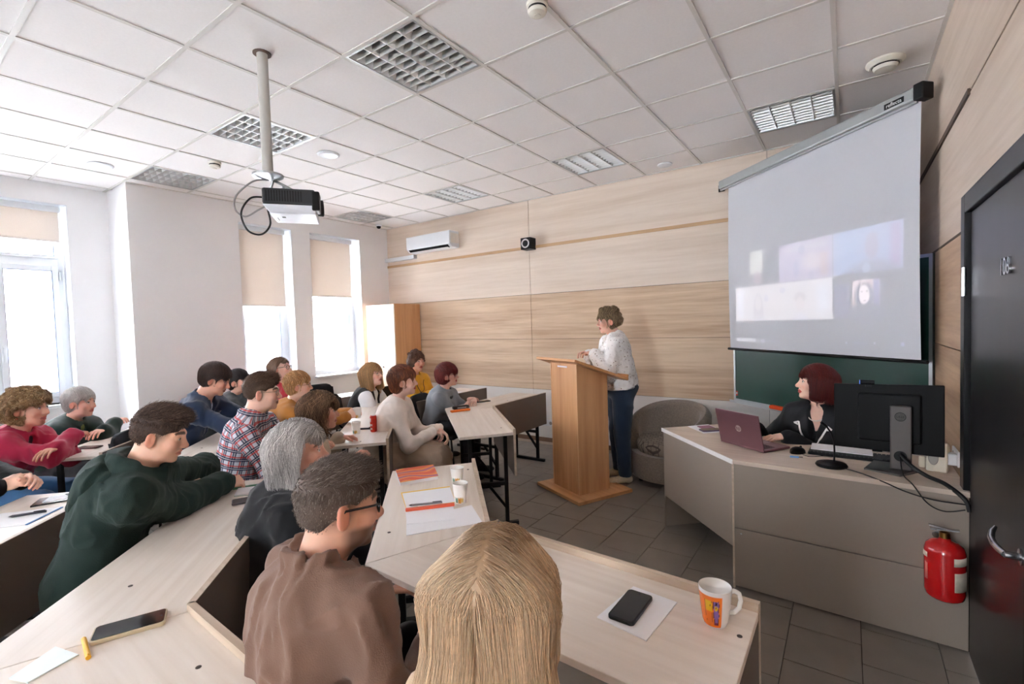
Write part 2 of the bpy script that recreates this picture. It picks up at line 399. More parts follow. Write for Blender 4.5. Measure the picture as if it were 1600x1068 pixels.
for i, (a, b) in enumerate(ADDED_BACKWINS):
    m = MB(); y = YF - .2
    for p, q, r, s_ in ((a, a + .07, .89, 3.0), (b - .07, b, .89, 3.0), ((a + b) / 2 - .04, (a + b) / 2 + .04, .96, 2.93)): m.box(p, y - .06, r, q, y, s_)
    m.box(a + .07, y - .06, .89, b - .07, y, .96); m.box(a + .07, y - .06, 2.93, b - .07, y, 3.0); added_win = struct(m.build('window_%d' % (5 + i), PVC))  # window added out of view to let in more light
    MB().box(a + .07, y - .03, .96, b - .07, y - .022, 2.93).build('pane', GLASS, added_win)
# left wall with window openings
def wall_with_holes(name, x0, x1, ya, yb, holes):
    m = MB(); y = ya
    for a, b, z0, z1 in sorted(holes):
        m.box(x0, y, 0, x1, a, CZ + .15); m.box(x0, a, 0, x1, b, z0); m.box(x0, a, z1, x1, b, CZ + .15); y = b
    m.box(x0, y, 0, x1, yb, CZ + .15); return struct(m.build(name, WHITEWALL))
wall_with_holes('wall_left', -6.70, XL, YP, YB + .012, [(2.98, 3.68, .93, 2.98), (3.95, 4.80, .93, 2.98)])
wall_with_holes('wall_left_recess', -7.30, XL2, YF, YP, [(0.05, 1.50, .89, 3.01), (-3.1, -1.5, .89, 3.01)])
struct(MB().box(-7.3, YP, 0, -6.7, YP + .3, CZ + .15).build('wall_pier_return', WHITEWALL))
def ring(m, x0, x1, a, b, z0, z1, w, mi=0):
    m.box(x0, a, z0, x1, a + w, z1, mi); m.box(x0, b - w, z0, x1, b, z1, mi); m.box(x0, a + w, z0, x1, b - w, z0 + w, mi); m.box(x0, a + w, z1 - w, x1, b - w, z1, mi)
def window(n, xf, a, b, z0, z1, transom=None, mull=None):
    xw = xf - .20; m = MB(); ring(m, xw - .06, xw, a, b, z0, z1, .06)
    if transom: m.box(xw - .06, a + .06, transom - .04, xw, b - .06, transom + .04)
    if mull: m.box(xw - .06, mull - .035, z0 + .06, xw, mull + .035, (transom or z1) - .04)
    w = struct(m.build('window_%d' % n, PVC, bevel=.004)); top = transom - .04 if transom else z1 - .06
    cells = [(a + .06, b - .06, z0 + .06, top)] if not mull else [(a + .06, mull - .035, z0 + .06, top), (mull + .035, b - .06, z0 + .06, top)]
    if transom: cells.append((a + .06, b - .06, transom + .04, z1 - .06))
    for i, (p, q, r, s) in enumerate(cells):
        sm = MB(); ring(sm, xw - .055, xw + .012, p, q, r, s, .055 if s < 2.5 or not transom else .03)
        sa = sm.build('sash', PVC, w, bevel=.004); e = .055 if s < 2.5 or not transom else .03
        g = MB(); ring(g, xw - .03, xw + .0135, p + e - .004, q - e + .004, r + e - .004, s - e + .004, .006)
        g.build('gasket', mat('grey_gasket', (96, 112, 140), .6), sa)
        MB().box(xw - .028, p + e, r + e, xw - .02, q - e, s - e).build('pane', GLASS, sa)
        if mull and i == 1:
            hg = MB(); hg.tube([(xw + .02, q + .012, s - .06), (xw + .02, q + .012, s - .15)], .009, 8); hg.build('hinge', ALU, sa)
            hd = MB(); hd.box(xw + .012, p + .012, 1.45, xw + .022, p + .042, 1.53); hd.box(xw + .022, p + .018, 1.36, xw + .05, p + .036, 1.51); hd.build('handle', PVC, sa, bevel=.003)
    MB().box(xf - .2, a - .02, z0 - .03, xf + .07, b + .02, z0).build('sill', PVC, w, bevel=.006)
    rv = MB(); rv.box(xf - .2, a, z0, xf - .001, a + .004, z1); rv.box(xf - .2, b - .004, z0, xf - .001, b, z1); rv.box(xf - .2, a, z1 - .004, xf - .001, b, z1)
    rv.build('reveal_lining', PVC, w); return w
window(1, XL2, .05, 1.50, .89, 3.01, 2.41, .93)
window(2, XL, 2.98, 3.68, .93, 2.98); window(3, XL, 3.95, 4.80, .93, 2.98); window(4, XL2, -3.1, -1.5, .89, 3.01, 2.41, -2.1)
def blind(lab, xf, a, b, ztop, zbot):
    t = thing('roller_blind', lab, 'blind', (xf - .10, (a + b) / 2, ztop), 0, 'beige roller blinds'); w = (b - a) / 2
    c = MB(); c.box(-.03, -w, -.065, .04, w, -.004); c.build('cassette', PVC, t, bevel=.01)
    MB().box(-.004, -w + .012, zbot - ztop, -.001, w - .012, -.06).build('fabric', BLIND, t)
    MB().box(-.010, -w + .010, zbot - ztop - .022, .006, w - .010, zbot - ztop).build('bottom_rail', mat('blind_rail', (222, 214, 206), .4), t, bevel=.003)
    ch = MB(); ch.tube([(.03, w - .005, -.05), (.03, w - .005, -1.1)], .002, 5); ch.build('pull_chain', PVC, t)
blind('beige roller blind in the window left of the pier, drawn a short way down', XL2, .06, 1.46, 3.0, 2.64)
blind('longest beige roller blind, in the narrow window nearest the pier', XL, 2.99, 3.62, 2.97, 1.95)
blind('beige roller blind in the far window beside the wardrobe', XL, 3.96, 4.70, 2.97, 2.10)
blind('beige roller blind in the window behind the camera', XL2, -3.09, -1.54, 3.0, 2.5)

# door in the right wall
dr = MB(); DY0, DY1, DZ = 2.04, 2.97, 2.03
dr.box(XR - .03, DY1, 0, XR + .12, DY1 + .085, DZ + .085); dr.box(XR - .03, DY0 - .085, 0, XR + .12, DY0, DZ + .085); dr.box(XR - .03, DY0, DZ, XR + .12, DY1, DZ + .085)
door = struct(dr.build('door_1', mat('black_door_frame', (12, 11, 15), .35, spec=.3), bevel=.004))
lf = MB().box(XR - .012, DY0 + .004, .008, XR + .03, DY1 - .035, DZ - .004).build('leaf', DARKDOOR, door, bevel=.003)
MB().box(XR + .01, DY1 - .034, .0, XR + .03, DY1, DZ).build('rebate', mat('black_gap', (8, 8, 10), .6), door)
for hz in (.08 + .02, 1.72):
    h = MB(); h.tube([(XR - .03, DY1 + .004, hz - .065), (XR - .03, DY1 + .004, hz + .065)], .010, 10)
    for k in (-.03, .0, .03): h.tube([(XR - .03, DY1 + .004, hz + k - .002), (XR - .03, DY1 + .004, hz + k + .002)], .0115, 10)
    h.box(XR - .032, DY1 + .002, hz - .06, XR - .029, DY1 + .022, hz + .06); h.build('hinge', CHROME, door, smooth=True)
hd = MB(); hd.lathe([(.026, 0), (.026, .006), (.012, .008), (.011, .04), (0, .042)], 20, (XR - .012, 2.14, .80), ax=(-1, 0, 0))
hd.tube([(XR - .05, 2.14, .80), (XR - .058, 2.17, .801), (XR - .062, 2.22, .80), (XR - .06, 2.27, .802), (XR - .052, 2.305, .812), (XR - .04, 2.325, .825)], [.011, .011, .0105, .010, .009, .006], 10)
hd.build('lever_handle', CHROME, lf, smooth=True)
lettering('106', .085, (XR - .016, 2.34, 1.735), (0, -1, 0), (0, 0, 1), CHROME, lf, .004, world=False, name='door_number')

# outside: pale yard and a pale building across the street
struct(MB().box(-40, -30, -1.2, -7.3, 40, -1.0).build('ground', mat('pale_ground', (232, 234, 238), .9, scale=.6)))
FAC = mat('pale_facade', (232, 230, 232), .9, scale=1.2)
bt = thing('building', 'pale plastered building across the street, seen through the windows', 'building', (-22, 6, -1.0))
MB().box(-4, -26, 0, 0, 24, 11).build('wall', FAC, bt)
MB().box(-4.3, -26.3, 11, .3, 24.3, 11.4).build('cornice', FAC, bt)
wm = MB(); ring(wm, -.02, .05, -.75, .75, 0, 1.9, .1); wm.box(-.02, -.05, .1, .04, .05, 1.8); wm = wm.mesh('window', PVC)
pm = MB().box(-.01, -.68, .08, .006, .68, 1.82).mesh('pane', mat('far_pane', (150, 158, 172), .15))
for zz in (1.4, 4.9, 8.2):
    for k in range(13):
        o = bpy.data.objects.new('window', wm); COL.objects.link(o); o.parent = bt; o.location = (0, -23 + 3.6 * k, zz)
        q = bpy.data.objects.new('pane', pm); COL.objects.link(q); q.parent = o
def bare_tree(x, y, h, lab):
    t = thing('bare_tree', lab, 'tree', (x, y, -1.0), 0, 'bare trees in the yard'); m = MB(); r = random.Random(int(y * 10))
    m.tube([(0, 0, 0), (.05, .02, h * .4), (.02, .1, h * .7), (.06, .05, h)], [.13, .1, .06, .02], 8)
    m.build('trunk', mat('grey_bark', (150, 144, 140), .9), t, smooth=True)
    b = MB()
    for k in range(14):
        z = h * r.uniform(.35, .9); a = r.uniform(0, 2 * PI); L = r.uniform(.7, 1.6)
        p = Vector((.03, .05, z)); q = p + Vector((math.cos(a) * L * .6, math.sin(a) * L * .6, L * .5)); w = q + Vector((math.cos(a + .4) * L * .4, math.sin(a + .4) * L * .4, L * .5))
        b.tube([p, q, w], [.035, .02, .006], 5)
    b.build('branches', MATS['grey_bark'], t)
bare_tree(-13.5, 2.6, 6, 'bare tree in the yard outside the window left of the pier'); bare_tree(-15, 8.4, 6.5, 'bare tree in the yard outside the far windows')
# ================================================================== FURNITURE
def nt_(n, t): return ((n - t) / 2 ** .5, (n + t) / 2 ** .5)
DZT = .76
CAPM = mat('brown_screw_cap', (70, 58, 50), .6)
def desk(lab, ai, bi, bo, ao, caps=(), legs=(True, True)):
    cx = sum(p[0] for p in (ai, bi, bo, ao)) / 4; cy = sum(p[1] for p in (ai, bi, bo, ao)) / 4
    t = thing('student_desk', lab, 'desk', (cx, cy, 0), 0, 'angled lecture desks in curved rows')
    e = Vector((bi[0] - ai[0], bi[1] - ai[1], 0)); L = e.length; e.normalize()
    w = Vector((ao[0] + bo[0] - ai[0] - bi[0], ao[1] + bo[1] - ai[1] - bi[1], 0)); w -= e * w.dot(e); w.normalize()   # inner -> outer
    A, B = Vector((ai[0], ai[1], 0)), Vector((bi[0], bi[1], 0)); ang = math.atan2(e.y, e.x)
    top = MB().prism([(Vector((p[0] - cx, p[1] - cy, 0)).to_2d()) for p in (ai, bi, bo, ao)], DZT - .022, DZT)
    # turn the grain along the desk: build in rotated coordinates
    ca, sa = math.cos(-ang), math.sin(-ang)
    top.v = [(x * ca - y * sa, x * sa + y * ca, z) for x, y, z in top.v]
    o = top.build('tabletop', DESKTOP, t, bevel=.002, rotz=ang)
    p = MB(); p.obox(A - w * .0 + Vector((0, 0, .42)), e * L, -w * .018, Vector((0, 0, .362)))
    p.build('modesty_panel', TAUPE, t, world=True)
    k = MB(); k.obox(A + e * -.001 + Vector((0, 0, .782)), e * (L + .002), -w * .018, Vector((0, 0, .003)))
    k.obox(A - e * .002 + Vector((0, 0, .42)), e * .002, -w * .018, Vector((0, 0, .365))); k.obox(B + Vector((0, 0, .42)), e * .002, -w * .018, Vector((0, 0, .365)))
    k.obox(A + Vector((0, 0, DZT)), e * L, w * .002, Vector((0, 0, .025)))
    k.build('panel_edge_band', DESKEDGE, t, world=True)
    depth = min((Vector((ao[0], ao[1], 0)) - A).dot(w), (Vector((bo[0], bo[1], 0)) - B).dot(w))
    for s, on in ((0, legs[0]), (1, legs[1])):
        if not on: continue
        c = A + e * (.10 if s == 0 else L - .10)
        Pi, Po = c + w * .05, c + w * (depth - .09); Z = Vector((0, 0, 1)); u = (0, 0, 1)
        f = MB(); q = .028
        f.bar(Pi + Z * .03, Pi + Z * .738, q, q, up=e); f.bar(Po + Z * .03, Po + Z * .738, q, q, up=e)
        f.bar(c + w * -.04 + Z * .016, c + w * (depth - .02) + Z * .016, .03, .03, up=Z); f.bar(Pi + Z * .34, Po + Z * .34, q, q, up=Z)
        f.bar(Pi + Z * .725, Po + Z * .725, q, .02, up=Z)
        m_ = (Pi + Po) / 2 + Z * .33; f.bar(m_, Pi + Z * .14, .02, .02, up=e)
        f.build('leg_frame', BLACKM, t, world=True)
    for cxp, cyp in caps:
        MB().lathe([(0, 0), (.007, 0), (.007, .001), (0, .0012)], 10, (cxp, cyp, DZT)).build('screw_cap', CAPM, t, world=True)
    return t
desk('front desk section at lower right holding the orange mug', (-.21, 1.455), (-1.22, 1.50), (-1.40, 1.04), (-.21, 1.0), [(-.235, 1.32), (-1.05, 1.17)])
desk('front desk section with the open papers and two paper cups', (-1.222, 1.503), (-1.87, 2.19), (-2.17, 1.83), (-1.402, 1.043), [(-1.80, 2.07), (-1.53, 1.26)])
desk('front desk section with the orange pouch, pale end facing the aisle', (-2.11, 2.97), (-2.90, 3.74), (-3.34, 3.52), (-2.37, 2.64), [(-2.29, 3.055)])
desk('front desk section with the wide dark front nearest the lectern', (-2.90, 3.745), (-2.90, 4.73), (-3.34, 4.73), (-3.34, 3.525), [(-3.05, 4.2)])
desk('second row desk section at the lower left with the large phone', (-.60, .53), (-1.62, .57), (-1.79, .10), (-.60, .08), [(-1.328, .483), (-1.60, .2)], legs=(False, True))
desk('second row desk section under the folded arms in the green hoodie', (-1.622, .573), (-2.59, 1.51), (-2.85, 1.19), (-1.792, .103), [(-1.955, .527), (-1.78, .702), (-2.55, 1.40)])
desk('second row desk section with the red drink can', nt_(-.34, 3.57), (-3.83, 3.35), (-4.27, 3.22), nt_(-.75, 3.53), [(-3.15, 2.6), (-2.95, 2.2)])
desk('second row desk section in front of the yellow sweater', (-3.83, 3.355), (-3.83, 4.80), (-4.27, 4.80), (-4.27, 3.225))
desk('third row desk section at the left edge with papers and pens', (-2.05, -.38), (-3.28, .85), (-3.58, .55), (-2.35, -.68), legs=(False, True))
desk('third row desk section in front of the navy jacket', nt_(-1.35, 3.6), (-4.93, 3.02), (-5.37, 2.85), nt_(-1.78, 3.6), [(-3.85, 1.5)])
desk('third row desk section by the windows with an empty chair behind', (-4.93, 3.025), (-4.93, 4.6), (-5.37, 4.6), (-5.37, 2.855))
desk('rear desk section at far left under the crimson sleeves', nt_(-2.30, 3.75), nt_(-2.30, 5.0), nt_(-2.70, 5.0), nt_(-2.70, 3.75), [(-4.58, .95)])

# lecturer's desk
t = thing('lecturer_desk', 'large taupe corner desk with laptop and monitor on it', 'desk', (-.2, 3.3, 0))
FL, CO, RR = (-1.176, 3.625), (-.556, 2.984), (.452, 2.945)
MB().prism([FL, CO, RR, (.452, 3.57), (-.363, 3.57), (-.78, 4.007)], DZT - .025, DZT).build('worktop', wood('pale_worktop', (196, 178, 162), (216, 200, 184), 'X', .4, 1.6), t, world=True, bevel=.002)
k = MB(); k.obox((FL[0], FL[1], DZT - .026), (CO[0] - FL[0], CO[1] - FL[1], 0), (-.0025, -.0025, 0), (0, 0, .0275)); k.build('white_edge', mat('white_edge_band', (236, 234, 232), .4), t, world=True)
dd = Vector((CO[0] - FL[0], CO[1] - FL[1], 0)).normalized(); dn = Vector((-dd.y, dd.x, 0))
m = MB(); m.obox(Vector((FL[0], FL[1], .235)) + dn * .012, dd * .885, dn * .018, (0, 0, .50)); m.build('front_panel', TAUPEL, t, world=True, bevel=.0015)
m = MB(); m.obox(Vector((FL[0], FL[1], 0)) + dn * .012 , dn * .50, dd * .02, (0, 0, .735)); m.build('side_panel', TAUPEL, t, world=True, bevel=.0015)
m = MB(); m.obox(Vector((CO[0], CO[1], 0)) + dn * .03 - dd * .03, dn * .45, dd * .02, (0, 0, .735)); m.build('side_panel', TAUPEL, t, world=True)
m = MB(); m.obox((CO[0] + .004, CO[1] + .004, .362), (1.0, -.039, 0), (.001, .018, 0), (0, 0, .396)); m.build('upper_panel', TAUPEL, t, world=True, bevel=.0015)
m = MB(); m.obox((CO[0] + .004, CO[1] + .006, .012), (1.0, -.039, 0), (.001, .018, 0), (0, 0, .344)); m.build('lower_panel', TAUPEL, t, world=True, bevel=.0015)
m = MB(); m.obox((CO[0] - .006, CO[1] - .0, .0), (.010, .0, 0), (0, .02, 0), (0, 0, .755)); m.build('corner_post', DESKEDGE, t, world=True)
MB().lathe([(0, 0), (.005, 0), (.005, .001), (0, .0015)], 10, (CO[0] + .04, CO[1] + .003, .33), ax=(0, -1, 0)).build('screw_cap', ALU, t, world=True)

# lectern
ex = Vector((.90, -.43, 0)).normalized(); LA = math.atan2(ex.y, ex.x)
t = thing('lectern', 'beech lectern on a square foot with a slanted top', 'lectern', (-2.08, 4.06, 0), LA)
MB().box(-.335, -.31, 0, .335, .31, .03).build('foot', BEECHX, t, bevel=.002)
m = MB(); fz = lambda y: 1.215 - .344 * (y + .20)
m.add([(-.205, -.2, .03), (.205, -.2, .03), (.205, .15, .03), (-.205, .15, .03), (-.205, -.2, fz(-.2)), (.205, -.2, fz(-.2)), (.205, .15, fz(.15)), (-.205, .15, fz(.15))],
      [(0, 3, 2, 1), (4, 5, 6, 7), (0, 1, 5, 4), (1, 2, 6, 5), (2, 3, 7, 6), (3, 0, 4, 7)])
m.build('column', BEECH, t, bevel=.003)
m = MB(); m.box(-.205, -.204, .03, -.195, -.199, 1.21); m.box(.195, -.204, .03, .205, -.199, 1.21); m.build('corner_edging', mat('light_beech_edge', (226, 180, 132), .4), t)
m = MB(); m.obox((-.31, -.30, 1.247), (.62, 0, 0), (0, .61, -.21), (0, .0075, .022)); m.build('slanted_top', BEECHX, t, bevel=.003)
m = MB(); m.obox((-.31, .295, 1.045), (.62, 0, 0), (0, .012, -.004), (0, .012, .05)); m.build('book_ledge', BEECHX, t, bevel=.002)
m = MB(); m.box(-.09, -.203, 1.175, .06, -.2, 1.19); m.build('adhesive_strip', PAPER, t)

# tub armchair
t = thing('armchair', 'grey brown upholstered tub armchair by the back wall', 'armchair', (-1.46, 4.72, 0), math.radians(-12))
UPH = mat('taupe_upholstery', (126, 114, 102), .95, var=.22, scale=70, bump=.4, bscale=300, sheen=.3)
def tub(r0, r1, z0, hfun, a0=-35, a1=215, n=40):
    m = MB(); vs = []; fs = []
    for i in range(n + 1):
        f = i / n; a = math.radians(a0 + (a1 - a0) * f); c, s_ = math.cos(a), math.sin(a); h = hfun(f); rm = (r0 + r1) / 2; rt = (r1 - r0) / 2
        for r, z in ((r0, z0), (r0, h - .05), (r0 + .02, h - .015), (rm, h), (r1 - .02, h - .015), (r1, h - .05), (r1 - .02, z0)): vs.append((r * c, r * s_, z))
    k = 7
    for i in range(n):
        for j in range(k): fs.append((i * k + j, (i + 1) * k + j, (i + 1) * k + (j + 1) % k, i * k + (j + 1) % k))
    fs += [tuple(range(k)), tuple(range(n * k, n * k + k))[::-1]]
    return m.add(vs, fs)
tub(.29, .395, .05, lambda f: .50 + .25 * math.sin(PI * min(1, max(0, f))) ** .6).build('shell', UPH, t, smooth=True)
CHK = bpy.data.materials.new('checked_upholstery'); CHK.use_nodes = True
_t = CHK.node_tree; _b = _t.nodes['Principled BSDF']; _b.inputs['Roughness'].default_value = .95; _tc = _t.nodes.new('ShaderNodeTexCoord'); _br = _t.nodes.new('ShaderNodeTexBrick')
_br.inputs['Scale'].default_value = 9; _br.inputs['Color1'].default_value = lin((150, 138, 126)); _br.inputs['Color2'].default_value = lin((132, 120, 108)); _br.inputs['Mortar'].default_value = lin((84, 74, 68)); _br.inputs['Mortar Size'].default_value = .03
_br.offset = 0.3; _t.links.new(_tc.outputs['Object'], _br.inputs['Vector']); _t.links.new(_br.outputs[0], _b.inputs['Base Color'])
m = MB(); m.lathe([(.001, .40), (.24, .425), (.30, .41), (.315, .37), (.30, .30), (.001, .29)], 36); m.build('seat_cushion', CHK, t, smooth='full')
m = MB(); m.lathe([(.30, .05), (.36, .06), (.365, .30), (.30, .30)], 36); m.build('base', UPH, t, smooth=True)
for a in (45, 135, 225, 315): MB().lathe([(.022, 0), (.028, .05)], 10, (.28 * math.cos(math.radians(a)), .28 * math.sin(math.radians(a)), 0)).build('foot', BLACK, t)

# wardrobe
t = thing('wardrobe', 'tall beech wardrobe in the far corner beside the window', 'wardrobe', (-5.835, 5.06, 0))
b = MB(); b.box(-.315, -.24, .03, .315, .27, 1.95); b.build('carcass', BEECH, t, bevel=.002)
PW = wood('pale_wardrobe_front', (222, 200, 178), (236, 218, 200), 'Z', .4, 1.2)
b = MB(); b.box(-.315, -.262, .05, -.004, -.242, 1.945); d1 = b.build('door', PW, t, bevel=.002)
b = MB(); b.box(.0, -.262, .05, .315, -.242, 1.945); d2 = b.build('door', PW, t, bevel=.002)
for d_, x in ((d1, -.04), (d2, .04)): MB().lathe([(.012, 0), (.014, .012), (.006, .02)], 12, (x, -.262, 1.0), ax=(0, -1, 0)).build('knob', ALU, d_)
t.location.z = 0
MB().box(-.29, -.2, 0, .29, .24, .035).build('plinth', BLACK, t)

# ------------------------------------------------------------------ wall and ceiling fittings
t = thing('air_conditioner', 'white split air conditioner high on the back wall', 'air conditioner', (-5.11, 5.34, 2.73))
b = MB(); b.add([(-.45, 0, 0), (.45, 0, 0), (.45, -.15, 0), (-.45, -.15, 0), (-.45, 0, .24), (.45, 0, .24), (.45, -.21, .235), (-.45, -.21, .235), (-.45, -.21, .05), (.45, -.21, .05)],
 [(0, 1, 2, 3), (4, 7, 6, 5), (3, 2, 9, 8), (8, 9, 6, 7), (0, 3, 8, 7, 4), (1, 5, 6, 9, 2), (0, 4, 5, 1)]); b.build('housing', PVC, t, bevel=.012)
b = MB(); b.obox((-.40, -.158, -.003), (.80, 0, 0), (0, -.045, .036), (0, .012, .012)); b.build('air_outlet', BLACK, t)
b = MB(); b.obox((-.40, -.165, -.010), (.80, 0, 0), (0, -.03, .008), (0, 0, .004)); b.build('vane', PVC, t)
b = MB(); b.box(.452, -.19, .06, .456, -.02, .2); b.build('side_cover', mat('warm_white_plastic', (226, 222, 214), .4), t)
tag(MB().box(-6.245, 5.28, 2.665, -5.56, 5.35, 2.725).build('pipe_duct', PVC, bevel=.006), 'white plastic duct running left from the air conditioner', 'cable duct')
t = thing('wall_speaker', 'small black cube speaker with white ring on the back wall', 'speaker', (-3.42, 5.35, 2.63))
MB().box(-.075, -.14, -.075, .075, 0, .075).build('box', BLACK, t, bevel=.006)
b = MB(); b.lathe([(.042, 0), (.045, .006), (.058, .006), (.06, 0)], 28, (-.0, -.14, 0), ax=(0, -1, 0)); b.build('ring', mat('white_ring', (230, 230, 232), .4), t, smooth=True)
b = MB(); b.lathe([(.041, .0), (.02, .004), (0, .006)], 24, (0, -.14, 0), ax=(0, -1, 0)); b.build('cone', BLACKM, t, smooth=True)
t = thing('dome_camera', 'small black and white dome camera in the far ceiling corner', 'camera', (-6.02, 5.0, CZ))
MB().lathe([(.05, 0), (.05, -.02), (.042, -.03), (0, -.03)], 20).build('mount', PVC, t, smooth=True)
MB().lathe([(.034, -.03), (.033, -.045), (.022, -.062), (0, -.068)], 20).build('dome', BLACK, t, smooth='full')
def ceil_round(name, lab, cat, x, y, prof, m, group=None, extra=None):
    t = thing(name, lab, cat, (x, y, CZ), 0, group); MB().lathe(prof, 28).build('rim', m, t, smooth=True)
    if extra:
        for en, ep, em in extra: MB().lathe(ep, 28).build(en, em, t, smooth=True)
    return t
CREAM = mat('cream_plastic', (232, 228, 216), .45)
sp = [(.10, 0), (.10, -.006), (.085, -.012), (.08, -.010), (0, -.010)]
ceil_round('ceiling_speaker', 'flat round ceiling speaker near the left pier', 'speaker', -5.79, 1.53, sp, PVC, 'round ceiling speakers')
ceil_round('ceiling_speaker', 'flat round ceiling speaker right of the projector pole', 'speaker', -3.94, 2.72, sp, PVC, 'round ceiling speakers')
ceil_round('ceiling_speaker', 'flat round disc on the ceiling near the back wall', 'speaker', -1.57, 5.10, [(.075, 0), (.075, -.012), (.05, -.022), (0, -.022)], PVC, 'round ceiling speakers')
sm = [(.055, 0), (.055, -.018), (.046, -.022), (.046, -.034), (.05, -.038), (.044, -.052), (.02, -.06), (0, -.06)]
def slots(): return [('sensor_slots', [(.0465, -.024), (.0468, -.033)], BLACK), ('cap', [(.018, -.0605), (.018, -.064), (0, -.064)], CREAM)]
ceil_round('smoke_detector', 'smoke detector at the top edge above the near ceiling tiles', 'smoke detector', -1.29, 2.14, sm, CREAM, 'smoke detectors on the ceiling', slots())
ceil_round('smoke_detector', 'small smoke detector behind the projector pole, near the left pier', 'smoke detector', -4.92, 2.16, sm, CREAM, 'smoke detectors on the ceiling', slots())
ceil_round('ceiling_vent', 'round cream air vent above the right end of the screen', 'vent', .20, 4.0, [(.105, 0), (.105, -.012), (.085, -.03), (.074, -.03), (.07, -.01), (.066, .0)], CREAM, None,
           [('cone', [(.068, -.035), (.060, -.055), (.03, -.06), (0, -.06)], CREAM), ('throat', [(.07, -.004), (.02, -.005), (.02, -.05)], BLACK)])

# projector on its pole
t = thing('projector_mount', 'grey pole hanging from the ceiling for the projector', 'pole', (-2.80, 1.52, CZ))
MB().tube([(0, 0, .05), (0, 0, -.70)], .030, 20).build('pole', mat('grey_painted_pole', (186, 184, 178), .5), t, smooth=True)
b = MB(); b.lathe([(.03, .002), (.05, .002), (.05, -.004), (.03, -.004)], 20); b.build('dark_hole_edge', mat('brown_hole_edge', (90, 70, 60), .8), t)
b = MB(); b.lathe([(.0, -.70), (.085, -.70), (.085, -.712), (0, -.712)], 24); b.build('plate', ALU, t)
pf = Vector((.60, .80, 0)); pr = Vector((.80, -.60, 0))
t = thing('projector', 'black and white projector hanging upside down under the pole', 'projector', (-2.835, 1.69, 2.29), math.atan2(pr.y, pr.x))
b = MB(); b.box(-.16, -.15, .05, .16, .14, .145); b.build('upper_shell', mat('charcoal_plastic', (42, 44, 48), .5), t, bevel=.012)
b = MB(); b.add([(-.16, -.15, .05), (.16, -.15, .05), (.16, .14, .05), (-.16, .14, .05), (-.14, -.11, 0), (.14, -.11, 0), (.15, .14, .0), (-.15, .14, 0)], [(0, 1, 2, 3), (4, 7, 6, 5), (0, 4, 5, 1), (1, 5, 6, 2), (2, 6, 7, 3), (3, 7, 4, 0)])
b.build('lower_shell', mat('white_projector_shell', (222, 226, 234), .4), t, bevel=.006)
b = MB()
for k in range(14): b.box(.159, -.13 + k * .0145, .066, .1615, -.122 + k * .0145, .13)
b.build('vent_slots', BLACK, t)
b = MB(); b.lathe([(.05, 0), (.052, .03), (.045, .035), (.03, .02), (0, .02)], 24, (-.06, .14, .085), ax=(0, 1, 0)); b.build('lens', BLACK, t, smooth=True)
b = MB(); b.box(.05, .12, .02, .165, .165, .135); b.build('front_bezel', BLACK, t, bevel=.008)
b = MB(); b.box(.02, -.06, -.001, .05, -.04, .003); b.box(-.06, -.09, -.001, .02, -.086, .002); b.build('adjuster', BLACK, t)
b = MB(); b.tube([(-.02, -.05, .145), (.02, -.05, .2), (.06, -.1, .215)], .008, 8); b.tube([(.06, .04, .145), (.04, -.06, .2), (.06, -.1, .215)], .008, 8); b.tube([(.02, -.13, .145), (.05, -.1, .21)], .008, 8); b.build('mount_arms', ALU, t, smooth=True)
def cable(name, lab, pts, r, m, cat='cable'):
    P_ = [Vector(p) for p in pts]; out = []
    for i in range(len(P_) - 1):
        p0, p1, p2, p3 = P_[max(i - 1, 0)], P_[i], P_[i + 1], P_[min(i + 2, len(P_) - 1)]
        for k in range(8):
            u = k / 8; out.append(.5 * ((2 * p1) + (p2 - p0) * u + (2 * p0 - 5 * p1 + 4 * p2 - p3) * u * u + (3 * p1 - p0 - 3 * p2 + p3) * u ** 3))
    out.append(P_[-1]); o = MB().tube(out, r, 8).build(name, m, smooth=True); return tag(o, lab, cat)
pc = Vector((-2.835, 1.69, 2.29)); pj = lambda a, b_, c: tuple(pc + pr * a + pf * b_ + Vector((0, 0, c)))
cable('projector_cable', 'black cable looping below the back of the projector', [pj(.10, -.15, .10), pj(.10, -.22, .09), pj(.11, -.27, .0), pj(.11, -.24, -.10), pj(.10, -.17, -.12), pj(.10, -.12, -.06), pj(.10, -.13, .03)], .0055, BLACK)
cable('projector_cable', 'grey cable with a ferrite bead behind the projector', [pj(.06, -.12, .215), pj(.10, -.20, .19), pj(.11, -.29, .10), pj(.11, -.30, .02), pj(.11, -.25, -.02), pj(.11, -.18, .02), pj(.11, -.14, .045)], .005, mat('grey_cable', (150, 150, 150), .5))

# power sockets, back wall
t = thing('socket_strip', 'row of four white sockets low on the back wall', 'socket', (-3.15, 5.35, .28))
for k in range(4):
    f = MB().box(-.04, -.010, -.04, .04, .0, .04).build('socket_frame', PVC, t, bevel=.004, loc=(-.123 + .082 * k, 0, 0))
    MB().lathe([(.022, 0), (.021, -.004), (0, -.004)], 16, (0, -.0105, 0), ax=(0, -1, 0)).build('socket_well', mat('grey_socket_well', (150, 146, 142), .5), f)
t = thing('socket_strip', 'white wall sockets beside the speaker on the right wall', 'socket', (XR, 3.34, .83))
for k in range(2):
    f = MB().box(-.010, -.04, -.04, 0, .04, .04).build('socket_frame', PVC, t, bevel=.004, loc=(0, .041 - .082 * k, 0))
    MB().lathe([(.022, 0), (.021, -.004), (0, -.004)], 16, (-.0105, 0, 0), ax=(-1, 0, 0)).build('socket_well', MATS['grey_socket_well'], f)
tag(MB().box(XR - .05, 3.25, .80, XR - .01, 3.30, .86).build('plug_adapter', PVC, bevel=.006), 'white plug adapter pushed into the right wall socket', 'plug')

